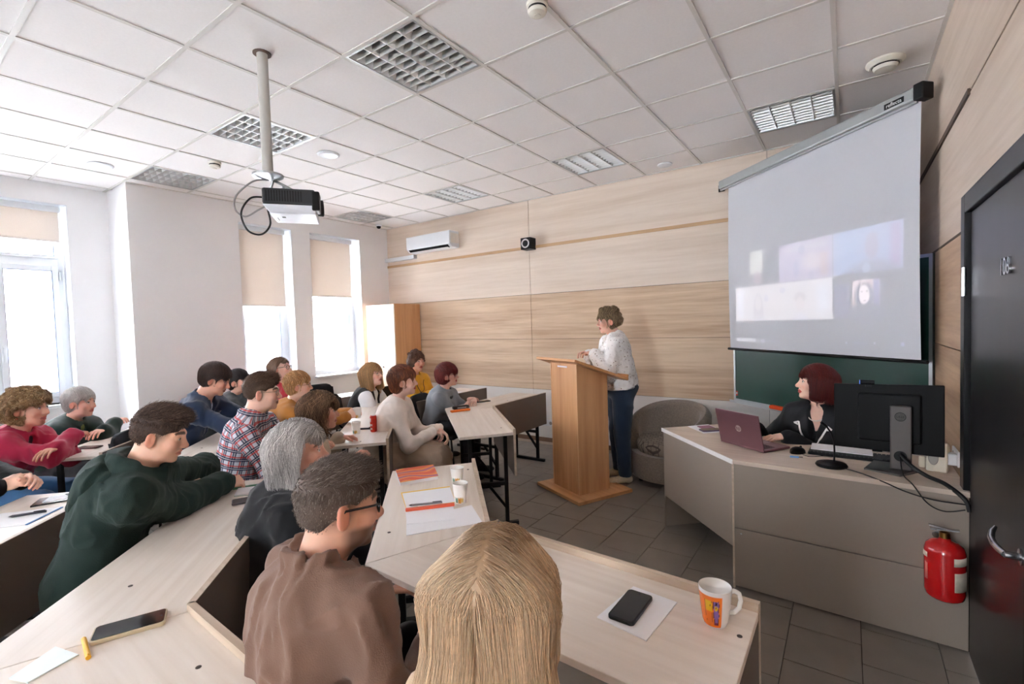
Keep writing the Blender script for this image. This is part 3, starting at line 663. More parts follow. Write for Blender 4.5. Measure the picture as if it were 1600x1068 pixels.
# chalkboard across the corner
BA, BB = Vector((-.955, 5.26, 0)), Vector((.450, 4.125, 0)); be = (BB - BA).normalized(); bn = Vector((be.y, -be.x, 0)); bL = (BB - BA).length
t = thing('chalkboard', 'green chalkboard hung across the corner under the screen', 'chalkboard', tuple(BA))
Zv = lambda z: Vector((0, 0, z))
b = MB(); b.obox(BA + Zv(.747), be * bL, -bn * .02, Zv(1.22)); b.build('writing_surface', GREENB, t, world=True)
b = MB(); q = .022
b.obox(BA + Zv(.747) + bn * .006, be * q, -bn * .03, Zv(1.22)); b.obox(BA + be * (bL - q) + Zv(.747) + bn * .006, be * q, -bn * .03, Zv(1.22)); b.obox(BA + Zv(1.945) + bn * .006, be * bL, -bn * .03, Zv(q)); b.obox(BA + Zv(.747) + bn * .006, be * bL, -bn * .03, Zv(q))
b.build('frame', ALU, t, world=True)
b = MB(); b.obox(BA + Zv(.735) + bn * .0, be * bL, bn * .06, Zv(.012)); b.obox(BA + Zv(.747) + bn * .055, be * bL, bn * .005, Zv(.014)); b.build('chalk_tray', ALU, t, world=True)
b = MB(); b.obox(BA + be * .024 + Zv(.80) + bn * .001, be * .026, bn * .001, Zv(.045)); b.build('red_sticker', mat('red_sticker', (206, 60, 44), .5), t, world=True)
b = MB(); b.obox(BA + be * .027 + Zv(.815) + bn * .002, be * .018, bn * .001, Zv(.018)); b.build('white_sticker', PAPER, t, world=True)
cp = BA + be * .52 + Zv(.75) + bn * .03
m = MB(); m.obox(cp, be * .16, bn * .05, Zv(.035)); o = m.build('board_cloth', mat('orange_cloth', (232, 78, 24), .9, bump=.5, bscale=40), bevel=.012); tag(o, 'crumpled orange cloth on the chalk tray', 'cloth')

# projection screen across the corner
SA, SB = Vector((-1.05, 5.290, 0)), Vector((.400, 3.900, 0)); se = (SB - SA).normalized(); sn = Vector((se.y, -se.x, 0)); sL = (SB - SA).length
t = thing('projection_screen', 'pull-down projection screen showing a video call', 'screen', tuple(SA))
b = MB(); b.obox(SA + Zv(2.895) + sn * -.03, se * (sL - .05), sn * .075, Zv(.082)); b.build('case', mat('grey_screen_case', (168, 172, 172), .4, .2), t, world=True, bevel=.012)
b = MB(); b.obox(SA + Zv(2.893) + sn * .008, se * (sL - .05), sn * .014, Zv(-.014)); b.build('lower_rail', ALU, t, world=True)
b = MB(); b.obox(SA + se * (sL - .05) + Zv(2.885) + sn * -.035, se * .06, sn * .088, Zv(.10)); b.build('end_cap', BLACK, t, world=True, bevel=.008)
b = MB(); b.obox(SA - se * .02 + Zv(2.885) + sn * -.03, se * .02, sn * .03, Zv(.07)); b.bar(SA - se * .02 + Zv(2.89), SA - se * .05 + Zv(2.89), .012); b.bar(SA - se * .05 + Zv(2.885), SA - se * .05 + Zv(2.95), .012); b.build('bracket', BLACK, t, world=True)
b = MB(); b.obox(SA + se * (sL - .24) + Zv(2.912) + sn * .0455, se * .13, sn * .001, Zv(.036)); lb = b.build('name_plate', BLACK, t, world=True)
me_ = lettering('reflecta', .034, SA + se * (sL - .175) + Zv(2.930) + sn * .0475, se, (0, 0, 1), mat('white_print', (235, 235, 235), .5), t, .0005)
# cloth with the projected picture
cA, cB = Vector((-.978, 5.221, 0)), Vector((.3715, 3.9255, 0)); NX, NZ = 300, 300; z0s, z1s = 1.285, 2.895
U, V = np.meshgrid(np.linspace(0, 1, NX), np.linspace(0, 1, NZ), indexing='ij')
img = np.zeros((NX, NZ, 3)); base = np.ones((NX, NZ, 3)) * np.array(lin((226, 227, 231))[:3])
def rect(u0, v0, u1, v1, c, soft=.004):
    a = np.clip((U - u0) / soft, 0, 1) * np.clip((u1 - U) / soft, 0, 1) * np.clip((V - v0) / soft, 0, 1) * np.clip((v1 - V) / soft, 0, 1); return paint(a, c)
def ell(u, v, ru, rv, c, soft=.25, clip=None):
    d = np.sqrt(((U - u) / ru) ** 2 + ((V - v) / rv) ** 2); a = np.clip((1 - d) / soft, 0, 1)
    if clip: a = a * ((U > clip[0]) & (U < clip[2]) & (V > clip[1]) & (V < clip[3]))
    return paint(a, c)
def paint(a, c):
    global img
    a = a[..., None]; img = img * (1 - a) + a * np.array(c); return a
g_ = .05
rect(.66, .366, .947, .565, (.040, .058, .105)); ell(.86, .56, .10, .25, (.055, .065, .11), .9, (.66, .366, .90, .565)); rect(.89, .366, .947, .565, (.05, .03, .07), .02)
cl = (.66, .366, .947, .565)
ell(.82, .355, .135, .075, (.008, .012, .03), .35, cl); ell(.828, .475, .030, .062, (.040, .032, .055), .25, cl); ell(.806, .385, .020, .03, (.07, .085, .12), .4, cl); ell(.83, .52, .028, .02, (.05, .04, .06), .5, cl)
cl = (.366, .366, .659, .565)
rect(.366, .366, .659, .565, (.070, .055, .085)); rect(.40, .50, .65, .56, (.10, .09, .105), .03); ell(.50, .52, .022, .03, (.03, .03, .06), .4, cl); ell(.56, .455, .075, .055, (.11, .09, .10), .5, cl); rect(.59, .37, .645, .50, (.09, .055, .05), .02); ell(.47, .43, .02, .06, (.03, .03, .065), .5, cl); ell(.55, .385, .02, .03, (.04, .03, .06), .5, cl)
rect(.165, .43, .262, .57, (.10, .10, .085), .01); rect(.182, .371, .262, .44, (.03, .028, .03), .02); ell(.222, .41, .03, .045, (.05, .025, .03), .4); 
cl = (.053, .165, .658, .367)
rect(.053, .165, .658, .367, (.125, .115, .115)); rect(.055, .17, .13, .36, (.16, .16, .18), .03); rect(.56, .17, .655, .362, (.15, .16, .19), .06)
ell(.225, .225, .040, .11, (.060, .050, .055), .3, cl); ell(.225, .265, .024, .052, (.115, .098, .095), .3, cl); ell(.225, .16, .06, .05, (.085, .075, .08), .4, cl); ell(.28, .29, .018, .025, (.07, .065, .09), .5, cl)
ell(.487, .282, .040, .032, (.055, .045, .045), .4, cl); ell(.487, .245, .026, .045, (.12, .10, .098), .3, cl); ell(.487, .16, .055, .055, (.11, .105, .12), .4, cl); ell(.385, .325, .022, .018, (.06, .055, .08), .4, cl)
rect(.662, .166, .738, .33, (.004, .004, .02), .01); rect(.745, .205, .86, .338, (.15, .11, .11), .004); rect(.83, .205, .86, .338, (.035, .03, .075), .006)
ell(.796, .265, .047, .068, (.0, .0, .006), .25); ell(.80, .19, .085, .055, (.0, .0, .004), .3); ell(.796, .272, .025, .048, (.19, .16, .16), .25); ell(.786, .285, .006, .006, (.0, .0, .0), .5); ell(.808, .286, .006, .006, (0, 0, 0), .5); ell(.798, .245, .008, .005, (.03, .0, .01), .5)
rect(.053, .042, .20, .066, (.13, .13, .14), .004); ell(.25, .052, .02, .014, (.10, .09, .12), .5); rect(.27, .045, .36, .06, (.02, .02, .05), .01); rect(.71, .052, .72, .064, (.12, .12, .16), .002); rect(.74, .05, .81, .062, (.02, .02, .06), .01); rect(.829, .054, .838, .066, (.14, .14, .18), .002); rect(.932, .052, .945, .068, (.12, .12, .2), .002)
Pg = np.zeros((NX, NZ, 3)); bow = .012 * np.sin(PI * V) * (V < 1) 
for i in range(2): Pg[..., i] = cA[i] + (cB[i] - cA[i]) * U + sn[i] * (.0 + bow)
Pg[..., 2] = z0s + (z1s - z0s) * V
idx = np.arange(NX * NZ).reshape(NX, NZ); qd = np.stack([idx[:-1, :-1], idx[1:, :-1], idx[1:, 1:], idx[:-1, 1:]], -1).reshape(-1, 4)
Lc = np.array(t.location)
scm = bpy.data.materials.new('screen_cloth'); scm.use_nodes = True; _t = scm.node_tree; _b = _t.nodes['Principled BSDF']; _b.inputs['Roughness'].default_value = .9
_a = _t.nodes.new('ShaderNodeAttribute'); _a.attribute_name = 'Col'; _b.inputs['Base Color'].default_value = lin((198, 200, 206)); _t.links.new(_a.outputs['Color'], _b.inputs['Emission Color']); _b.inputs['Emission Strength'].default_value = .66
me = mesh_np('cloth', Pg.reshape(-1, 3) - Lc, quads=qd, cols=img.reshape(-1, 3)); me.materials.append(scm)
o = bpy.data.objects.new('cloth', me); COL.objects.link(o); o.parent = t
b = MB(); b.tube([cA + Zv(1.275) - se * .03, cB + Zv(1.275) + se * .04], .012, 10); b.build('weight_bar', BLACK, t, world=True, smooth=True)

# fire extinguisher
t = thing('fire_extinguisher', 'red fire extinguisher wrapped in clear film by the door', 'fire extinguisher', (.352, 2.852, .29))
RED = mat('red_enamel', (190, 22, 24), .22, var=.05, coat=.4)
MB().lathe([(.0, 0), (.055, .0), (.068, .012), (.073, .035), (.073, .215), (.066, .24), (.045, .258), (.022, .266), (.02, .275)], 32).build('cylinder', RED, t, smooth='full')
def arc(r, z0, z1, a0, a1, m, name):
    k = MB(); n = 14; vs = []; fs = []
    for i in range(n + 1):
        a = math.radians(a0 + (a1 - a0) * i / n)
        for z in (z0, z1): vs.append((r * math.cos(a), r * math.sin(a), z))
    for i in range(n): fs.append((2 * i, 2 * i + 2, 2 * i + 3, 2 * i + 1))
    k.add(vs, fs); o = k.build(name, m, t, smooth=True); sd = o.modifiers.new('thickness', 'SOLIDIFY'); sd.thickness = .0008; sd.offset = 1
LBL = mat('cream_label', (226, 214, 196), .5, var=.1, scale=60)
arc(.0735, .06, .145, -70, -15, LBL, 'label'); arc(.0735, .175, .21, -72, -20, LBL, 'label'); arc(.0735, .185, .208, -178, -150, LBL, 'label'); arc(.0735, .085, .16, -160, -148, mat('pink_print', (226, 120, 110), .5), 'label')
b = MB(); b.lathe([(.02, .272), (.018, .30), (.01, .305)], 16); b.build('valve', mat('brass', (150, 110, 60), .3, 1.0), t, smooth=True)
b = MB(); b.obox((-.05, -.012, .305), (.10, 0, .008), (0, .024, 0), (0, 0, .006)); b.obox((-.055, -.010, .322), (.09, 0, -.012), (0, .02, 0), (0, 0, .005)); b.build('handle', CHROME, t)
b = MB(); b.lathe([(.013, 0), (.013, .012), (0, .012)], 14, (-.03, -.02, .292), ax=(-.4, -.9, 0)); b.build('gauge', CHROME, t)
b = MB(); b.box(-.012, .074, .10, .012, .086, .26); b.build('bracket', BLACKM, t)
# ================================================================== SMALL THINGS ON THE DESKS
def sheet(name, lab, cat, poly, z, m, th=.0015, group=None):
    cx = sum(p[0] for p in poly) / len(poly); cy = sum(p[1] for p in poly) / len(poly)
    o = MB().prism([(p[0] - cx, p[1] - cy) for p in poly], 0, th).build(name, m, loc=(cx, cy, z)); return tag(o, lab, cat, group)
def rrect(L, Wd, r, n=5): return [(sx * (L / 2 - r) + r * math.cos(a0 + PI / 2 * k / n), sy * (Wd / 2 - r) + r * math.sin(a0 + PI / 2 * k / n)) for sx, sy, a0 in ((1, 1, 0), (-1, 1, PI / 2), (-1, -1, PI), (1, -1, 1.5 * PI)) for k in range(n + 1)]
def phone(lab, c, ang, L=.148, Wd=.072, th=.009, z=DZT, casec=BLACK, scr=None):
    t = thing('smartphone', lab, 'phone', (c[0], c[1], z + .0004), ang, 'phones lying on desks')
    MB().prism(rrect(L, Wd, .012), 0, th).build('case', casec, t, bevel=.002)
    MB().prism(rrect(L - .008, Wd - .008, .009), th - .0002, th + .0006).build('display', scr or mat('dark_display', (14, 15, 18), .08), t)
    MB().lathe([(.003, 0), (.003, .0004), (0, .0004)], 10, (L / 2 - .012, 0, th + .0006)).build('camera_hole', mat('lens_grey', (60, 62, 68), .2), t); return t
def pen(name, lab, p, q, r, m, z=DZT, cat='pen', tip=BLACK):
    p, q = Vector((p[0], p[1], 0)), Vector((q[0], q[1], 0)); L = (q - p).length; c = (p + q) / 2
    t = thing(name, lab, cat, (c.x, c.y, z + r), math.atan2((q - p).y, (q - p).x))
    MB().tube([(-L / 2 + .012, 0, 0), (L / 2, 0, 0)], r, 10).build('barrel', m, t, smooth=True)
    MB().tube([(-L / 2, 0, 0), (-L / 2 + .012, 0, 0)], [.001, r * .9], 10).build('tip', tip, t, smooth=True)
    MB().box(L / 2 - .045, -.0015, r * .8, L / 2 - .004, .0015, r * 1.5).build('clip', tip, t); return t
# front desk, right: mug, paper, phone
t = thing('mug', 'white mug with an orange cat drawing on the front desk', 'mug', (-.30, 1.347, DZT), 0)
NA, prof = 120, []
for i in range(41):
    f = i / 40; prof.append((.0305 + .0125 * (f ** .75) - .002 * max(0, .12 - f) / .12, .0005 + .1005 * f))
vs = []; cs = []; fs = []
OR, YE, PU, BK, WH = [np.array(lin(c)[:3]) for c in ((240, 122, 20), (236, 184, 20), (140, 100, 170), (40, 20, 40), (242, 240, 238))]
for r_, z_ in prof:
    for k in range(NA):
        a = -PI + 2 * PI * k / NA; vs.append((r_ * math.cos(a), r_ * math.sin(a), z_)); f = z_ / .101
        d = math.degrees(a); u = (d + 118) / 100.0           # panel runs from -175 to -60 degrees, facing the camera
        c = WH
        if -185 < d < -52 or d > 175:
            if .03 < f < .905: c = OR
            du = (d + 98) / 60; 
            if abs(du + .08) < .25 - .12 * abs(f - .6) and .5 < f < .80: c = YE
            if abs(abs(du + .08) - (.25 - .12 * abs(f - .6))) < .02 and .2 < f < .8: c = OR * .45
            if abs((d + 92) / 60 + .05) < .03 and abs(f - .66) < .03: c = BK
            wv = .16 - .05 * abs(f - .6) + .02 * math.sin(f * 20)
            dv = (d + 74) / 60
            if abs(dv) < wv and .14 < f < .80: c = PU
            if abs(abs(dv) - wv) < .018 and .12 < f < .82: c = BK
            if abs(dv) < .08 and .70 < f < .70 + .12 * (1 - abs(dv) / .08): c = BK
            if (dv / .1) ** 2 + ((f - .60) / .075) ** 2 < 1: c = YE
            if ((dv + .02) / .03) ** 2 + ((f - .62) / .025) ** 2 < 1: c = BK
            if abs(dv) < .12 and .12 < f < .20: c = np.array(lin((120, 40, 60))[:3])
        cs.append(c)
for i in range(40):
    for k in range(NA): fs.append((i * NA + k, i * NA + (k + 1) % NA, (i + 1) * NA + (k + 1) % NA, (i + 1) * NA + k))
me = mesh_np('cup', vs, quads=fs, cols=cs); me.materials.append(mat('printed_ceramic', (255, 255, 255), .18, attr='Col', var=.01, coat=.3))
o = bpy.data.objects.new('cup', me); COL.objects.link(o); o.parent = t
CER = mat('white_ceramic', (240, 240, 238), .18, coat=.3)
b = MB(); b.lathe([(.043, .101), (.042, .1035), (.0405, .1025), (.039, .09), (.034, .04), (.028, .008), (0, .006)], 48); b.build('inside', CER, t, smooth='full')
b = MB(); b.lathe([(0, .0), (.028, .0), (.0285, .0012)], 32); b.build('foot', CER, t, smooth=True)
hd = Vector((.80, .60, 0)).normalized(); hp = [(hd * r_ + Vector((0, 0, z_))) for r_, z_ in ((.037, .082), (.052, .086), (.066, .078), (.071, .058), (.066, .038), (.052, .026), (.034, .026))]
out = []
for i in range(len(hp) - 1):
    for k in range(4): out.append(hp[i].lerp(hp[i + 1], k / 4))
b = MB(); b.tube(out + [hp[-1]], .0062, 10); b.build('handle', CER, t, smooth='full')
sheet('paper_sheet', 'folded white sheet under the phone beside the mug', 'paper', [(-.58, 1.194), (-.551, 1.396), (-.413, 1.382), (-.43, 1.17)], DZT + .0006, PAPER, .003)
phone('black phone on the white sheet beside the orange mug', (-.514, 1.280), math.radians(89), .158, .076, .010, DZT + .004)
# front desk, middle
SW = bpy.data.materials.new('orange_swirl_cover'); SW.use_nodes = True; _t = SW.node_tree; _b = _t.nodes['Principled BSDF']; _b.inputs['Roughness'].default_value = .3
_tc = _t.nodes.new('ShaderNodeTexCoord'); _w = _t.nodes.new('ShaderNodeTexWave'); _w.inputs['Scale'].default_value = 2.6; _w.inputs['Distortion'].default_value = 16; _w.inputs['Detail'].default_value = 2; _w.inputs['Detail Scale'].default_value = .8
_r = _t.nodes.new('ShaderNodeValToRGB'); _r.color_ramp.elements[0].color = lin((226, 70, 30)); _r.color_ramp.elements[1].color = lin((170, 90, 150))
for p_, c_ in ((.3, (240, 120, 40)), (.55, (246, 176, 60)), (.75, (236, 110, 60))): e_ = _r.color_ramp.elements.new(p_); e_.color = lin(c_)
_t.links.new(_tc.outputs['Object'], _w.inputs['Vector']); _t.links.new(_w.outputs['Fac'], _r.inputs[0]); _t.links.new(_r.outputs[0], _b.inputs['Base Color'])
bk = [(-2.129, 1.817), (-2.006, 1.998), (-1.83, 1.858), (-1.93, 1.675)]; bc = Vector((sum(p[0] for p in bk) / 4, sum(p[1] for p in bk) / 4, 0))
t = thing('catalogue', 'thick catalogue with an orange swirl cover near the desk end', 'book', (bc.x, bc.y, DZT)); rel = lambda P_, s=1.0: [((p[0] - bc.x) * s, (p[1] - bc.y) * s) for p in P_]
MB().prism(rel(bk, .985), 0.001, .017).build('pages', PAPER, t); MB().prism(rel(bk), .017, .0185).build('cover', SW, t); MB().prism(rel(bk), 0, .001).build('back_cover', PAPER, t)
def paper_cup(lab, x, y, z=DZT, h=.088, r0=.026, r1=.037, parent=None, print_=True):
    t = thing('paper_cup', lab, 'cup', (x, y, z), 0, 'white paper cups')
    MB().lathe([(0, .004), (r0, .004), (r0, 0), (r0 + .001, 0), (r1 - .001, h - .002), (r1 + .001, h), (r1 - .0015, h + .001), (r1 - .002, h - .003), (r0 - .001, .006), (0, .006)], 32).build('cup', mat('waxed_white_paper', (242, 240, 236), .5), t, smooth=True)
    if print_:
        for k, (c_, a0) in enumerate((((216, 150, 60), -70), ((130, 170, 150), -100), ((222, 190, 110), -50), ((150, 180, 190), 60))):
            q = MB(); n = 8; vs = []; fs = []
            for i in range(n + 1):
                a = math.radians(a0 + 26 * i / n)
                for z_ in (.004 + .002 * k, .028 + .006 * math.sin(i * 2 + k)): rr = r0 + .0014 + (r1 - r0 - .002) * z_ / h; vs.append((rr * math.cos(a), rr * math.sin(a), z_))
            for i in range(n): fs.append((2 * i, 2 * i + 2, 2 * i + 3, 2 * i + 1))
            q.add(vs, fs); o = q.build('print_patch', mat('cup_print_%d_%d_%d' % c_, c_, .5), t, smooth=True); sd = o.modifiers.new('thickness', 'SOLIDIFY'); sd.thickness = .0006; sd.offset = 1
    return t
paper_cup('paper cup beside the orange swirl catalogue', -1.703, 1.87, h=.080); paper_cup('paper cup standing on the open papers', -1.498, 1.663, h=.092)
YEL = mat('yellow_card', (240, 196, 70), .6); REDC = mat('coral_red_plastic', (222, 92, 62), .4)
sheet('folder', 'yellow edged folder lying under white sheets by the cup', 'folder', [(-1.84, 1.600), (-1.69, 1.795), (-1.515, 1.649), (-1.66, 1.470)], DZT + .0004, YEL, .003)
sheet('paper_sheet', 'white sheet on the yellow edged folder', 'paper', [(-1.822, 1.592), (-1.676, 1.782), (-1.515, 1.645), (-1.658, 1.470)], DZT + .0038, PAPER, .001)
pen('ballpoint_pen', 'grey ballpoint pen on the white sheets of the front desk', (-1.664, 1.490), (-1.557, 1.600), .0045, mat('grey_pen', (130, 130, 134), .35, .5), DZT + .005)
sheet('paper_sheet', 'large white sheet hanging close to the desk lip behind the blonde hair', 'paper', [(-1.553, 1.374), (-1.425, 1.655), (-1.262, 1.531), (-1.444, 1.274)], DZT + .0004, PAPER, .003)
sheet('paper_sheet', 'small white sheet beneath the coral red strip', 'paper', [(-1.622, 1.432), (-1.486, 1.598), (-1.379, 1.494), (-1.521, 1.348)], DZT + .0040, PAPER, .0012)
b = MB(); b.obox((-1.640, 1.448, DZT + .005), (.146, .166, 0), (.017, -.015, 0), (0, 0, .012)); tag(b.build('pencil_case', REDC, bevel=.004), 'narrow coral red strip across the white sheets', 'pencil case')
# second row near
phone('large dark phone in a beige case at the lower left', (-1.672, .445), math.radians(66), .168, .083, .012, DZT, mat('beige_case', (196, 180, 150), .5))
pen('marker', 'short yellow marker beside the large dark phone', (-1.726, .355), (-1.604, .337), .006, mat('yellow_plastic', (236, 176, 30), .4), tip=mat('yellow_plastic', (0, 0, 0)))
sheet('card', 'white card at the lower left corner of the near desk', 'card', [(-1.683, .205), (-1.745, .302), (-1.648, .328), (-1.622, .229)], DZT + .0005, mat('white_card', (226, 236, 236), .35), .003)
GRN = mat('green_cover', (70, 130, 96), .6)
t = thing('notebook', 'white notepad with green edges in front of the silver hair', 'notebook', (-2.545, 1.21, DZT)); nb = [(-2.55, 1.130), (-2.640, 1.19), (-2.56, 1.296), (-2.45, 1.235)]; rl = lambda P_, s: [((p[0] + 2.545) * s, (p[1] - 1.21) * s) for p in P_]
MB().prism(rl(nb, 1.03), 0, .002).build('cover', GRN, t); MB().prism(rl(nb, 1.0), .002, .010).build('pages', PAPER, t)
b = MB(); b.obox((-2.685, 1.185, DZT + .0003), (.075, .145, 0), (.022, -.012, 0), (0, 0, .006)); tag(b.build('ruler_case', GRN, bevel=.002), 'narrow green strip case beside the white notepad', 'pencil case')
phone('grey phone lying between the green hoodie and the silver hair', (-2.42, 1.140), math.radians(64), .15, .076, .010, DZT, mat('grey_case', (78, 76, 78), .4), mat('grey_display', (92, 88, 88), .25))
b = MB(); b.obox((-2.845, .975, DZT + .001), (.04, .05, 0), (.012, -.01, .06), (.004, -.004, .012)); tag(b.build('napkin', PAPER, bevel=.004), 'crumpled white napkin in front of the green hoodie', 'napkin')
# third row near
BLU = mat('blue_edge', (50, 110, 170), .5)
t = thing('folder', 'white folder with a blue edge on the left desk', 'folder', (-3.14, .42, DZT)); b = MB(); b.prism([(-.02, -.15), (.13, .03), (-.02, .18), (-.17, 0)], 0, .003); b.build('sheets', PAPER, t)
b = MB(); b.obox((.13, .03, 0), (-.15, .15, 0), (.007, .007, 0), (0, 0, .004)); b.build('blue_edge', BLU, t)
pen('ballpoint_pen', 'dark ballpoint pen on the blue edged folder', (-3.191, .425), (-3.127, .542), .0055, mat('dark_pen', (40, 44, 58), .35), DZT + .004)
sheet('tablet', 'dark tablet under the folded hands on the left desk', 'tablet', [(-3.30, .515), (-3.235, .69), (-3.33, .745), (-3.41, .57)], DZT + .0005, mat('dark_tablet', (30, 30, 34), .2), .008)
sheet('paper_sheet', 'white sheet on the dark tablet', 'paper', [(-3.31, .56), (-3.255, .68), (-3.33, .72), (-3.385, .60)], DZT + .009, PAPER, .001)
pen('ballpoint_pen', 'grey pen beside the dark tablet', (-3.349, .654), (-3.264, .752), .005, mat('grey_pen', (0, 0, 0)), DZT + .010)
# rear, second row far, first row far
phone('dark phone on the rear desk beside the crimson sleeves', (-4.665, 1.065), math.radians(40), .15, .075, .009, DZT, mat('brown_case', (96, 70, 70), .4), mat('grey_display', (0, 0, 0)))
paper_cup('paper cup beside the red drink can', -3.201, 2.352, h=.095)
t = thing('drink_can', 'slim red drink can on the second row desk', 'can', (-3.13, 2.465, DZT))
MB().lathe([(0, .003), (.020, .0), (.0265, .008), (.0265, .120), (.022, .130), (.0225, .133), (.019, .132), (0, .128)], 28).build('can_body', mat('red_can', (206, 52, 36), .3, .3, var=.25, scale=50), t, smooth=True)
arcm = mat('silver_can_print', (226, 206, 200), .35)
for a0, a1, z0_, z1_ in ((-120, -60, .05, .066), (-115, -80, .082, .112), (-100, -60, .02, .036)):
    k = MB(); n = 8; vs = []; fs = []
    for i in range(n + 1):
        a = math.radians(a0 + (a1 - a0) * i / n)
        for z_ in (z0_, z1_): vs.append((.0269 * math.cos(a), .0269 * math.sin(a), z_))
    for i in range(n): fs.append((2 * i, 2 * i + 2, 2 * i + 3, 2 * i + 1))
    k.add(vs, fs); o = k.build('print_band', arcm, t, smooth=True); sd = o.modifiers.new('thickness', 'SOLIDIFY'); sd.thickness = .0005; sd.offset = 1
MB().lathe([(.019, .133), (.012, .1335), (.0, .1335)], 20).build('lid', ALU, t)
pen('marker', 'dark grey marker between the paper cup and the red can', (-3.31, 2.44), (-3.20, 2.53), .008, mat('dark_pen', (0, 0, 0)))
t = thing('glasses_case', 'dark glasses case beside the orange pouch on the front desk', 'glasses case', (-3.172, 3.572, DZT), math.radians(64))
MB().box(-.085, -.033, 0, .085, .033, .034).build('shell', mat('dark_brown_case', (62, 54, 54), .45), t, bevel=.014)
MB().box(-.05, -.034, .012, .045, -.0325, .024).build('label', mat('grey_label', (170, 166, 166), .4), t)
tag(MB().box(-.10, -.022, 0, .10, .022, .02).build('pouch', mat('orange_pouch', (236, 122, 40), .6, bump=.3, bscale=80), bevel=.008, loc=(-3.085, 3.465, DZT), rotz=math.radians(64)), 'bright orange pouch on the front desk', 'pouch')
phone('dark phone near the bend of the far front desk', (-3.25, 4.02), math.radians(66), .16, .078, .009)
sheet('paper_sheet', 'white sheet in front of the yellow sweater', 'paper', [(-4.14, 4.25), (-3.92, 4.25), (-3.92, 4.50), (-4.14, 4.50)], DZT + .0005, PAPER, .002)

# ------------------------------------------------------------------ lecturer's desk
MAU = mat('mauve_aluminium', (128, 90, 96), .32, .55, var=.02)
h0, h1 = Vector((-.690, 3.385, DZT)), Vector((-.437, 3.223, DZT)); le = (h1 - h0).normalized(); lb = Vector((-le.y, le.x, 0)); c0 = (h0 + h1) / 2; LW = .335
t = thing('laptop', 'open mauve laptop with its lid turned to the room', 'laptop', tuple(c0), math.atan2(le.y, le.x))
MB().box(-LW / 2, .0, .002, LW / 2, .225, .016).build('base', MAU, t, bevel=.003)
MB().box(-LW / 2 + .02, .02, .0155, LW / 2 - .02, .125, .0175).build('keyboard', mat('mauve_keys', (160, 130, 132), .4), t)
km = MB().box(-.008, -.007, 0, .008, .007, .002).mesh('key', mat('mauve_key', (96, 66, 72), .5))
for i in range(15):
    for j in range(5):
        o = bpy.data.objects.new('key', km); COL.objects.link(o); o.parent = t; o.location = (-.137 + .0196 * i, .032 + .02 * j, .0175)
MB().box(-.05, .145, .0155, .05, .205, .0165).build('touchpad', mat('mauve_keys', (0, 0, 0)), t)
tl = math.radians(-12); lid = MB(); lid.obox((-LW / 2, -.001, .014), (LW, 0, 0), (0, math.cos(tl) * .007, math.sin(-tl) * 0), (0, math.sin(tl) * .222, math.cos(tl) * .222)); lo = lid.build('lid', MAU, t, bevel=.002)
MB().obox((-LW / 2 + .008, .0065, .03), (LW - .016, 0, 0), (0, .001, 0), (0, math.sin(tl) * .195, math.cos(tl) * .195)).build('display', mat('dark_display', (0, 0, 0)), lo)
lu = Vector((0, math.sin(tl), math.cos(tl))); lc = Vector((0, -.001, .014)) + lu * .112; ln = Vector((0, -math.cos(tl), math.sin(tl)))
MB().lathe([(.0, 0), (.0215, 0), (.0215, .0012), (0, .0012)], 28, lc, ax=ln).build('logo_disc', mat('logo_silver', (196, 176, 172), .3, .6), lo)
lettering('hp', .036, lc + ln * .0016 + Vector((0, 0, .002)), (1, 0, .12), lu, MAU, lo, .0006, world=False)
t = thing('computer_mouse', 'black computer mouse beside the laptop', 'mouse', (-.255, 3.325, DZT), math.radians(60))
m = MB(); vs = []
for i in range(9):
    f = i / 8; x = -.055 + .11 * f; w = .032 * (1 - abs(2 * f - 1) ** 3) + .004; hgt = .036 * math.sin(PI * (f * .85 + .1)) ** .7 + .002
    for k in range(9): a = PI * k / 8; vs.append((x, w * math.cos(a), max(0, hgt * math.sin(a) ** .7)))
fs = [(i * 9 + k, (i + 1) * 9 + k, (i + 1) * 9 + k + 1, i * 9 + k + 1) for i in range(8) for k in range(8)] + [tuple(range(9))[::-1], tuple(range(72, 81))]
m.add(vs, fs); m.build('shell', BLACK, t, smooth='full'); MB().lathe([(.006, -.004), (.0075, 0), (.006, .004)], 14, (.028, 0, .033), ax=(0, 1, 0)).build('wheel', mat('grey_rubber', (60, 60, 60), .7), t)
t = thing('usb_stick', 'small blue memory stick in front of the mouse', 'memory stick', (-.25, 3.205, DZT), .1)
MB().box(-.035, -.009, 0, .01, .009, .008).build('body', mat('blue_plastic', (110, 160, 220), .4), t, bevel=.002); MB().box(.01, -.006, .002, .03, .006, .0065).build('plug', CHROME, t)
t = thing('microphone', 'black gooseneck microphone on a flat round base', 'microphone', (-.08, 3.115, DZT))
MB().lathe([(0, 0), (.072, 0), (.076, .006), (.070, .016), (.05, .022), (0, .024)], 32).build('base', BLACK, t, smooth=True)
gn = [(.012, .02, .02), (.014, .02, .08), (.012, .018, .13), (.0, .01, .18), (-.02, -.005, .215)]
MB().tube([Vector(gn[i]).lerp(Vector(gn[i + 1]), k / 4) for i in range(4) for k in range(4)] + [gn[-1]], .0045, 8).build('gooseneck', BLACKM, t, smooth=True)
MB().tube([gn[-1], (-.026, -.008, .222), (-.045, -.018, .240)], [.006, .008, .0075], 10).build('capsule', BLACK, t, smooth=True)
t = thing('keyboard', 'black keyboard partly under white papers', 'keyboard', (.02, 3.375, DZT), math.radians(-2))
MB().box(-.22, -.065, .0, .22, .065, .016).build('body', BLACK, t, bevel=.004)
km = MB().box(-.008, -.008, 0, .008, .008, .006).mesh('key', mat('black_key', (30, 30, 33), .5))
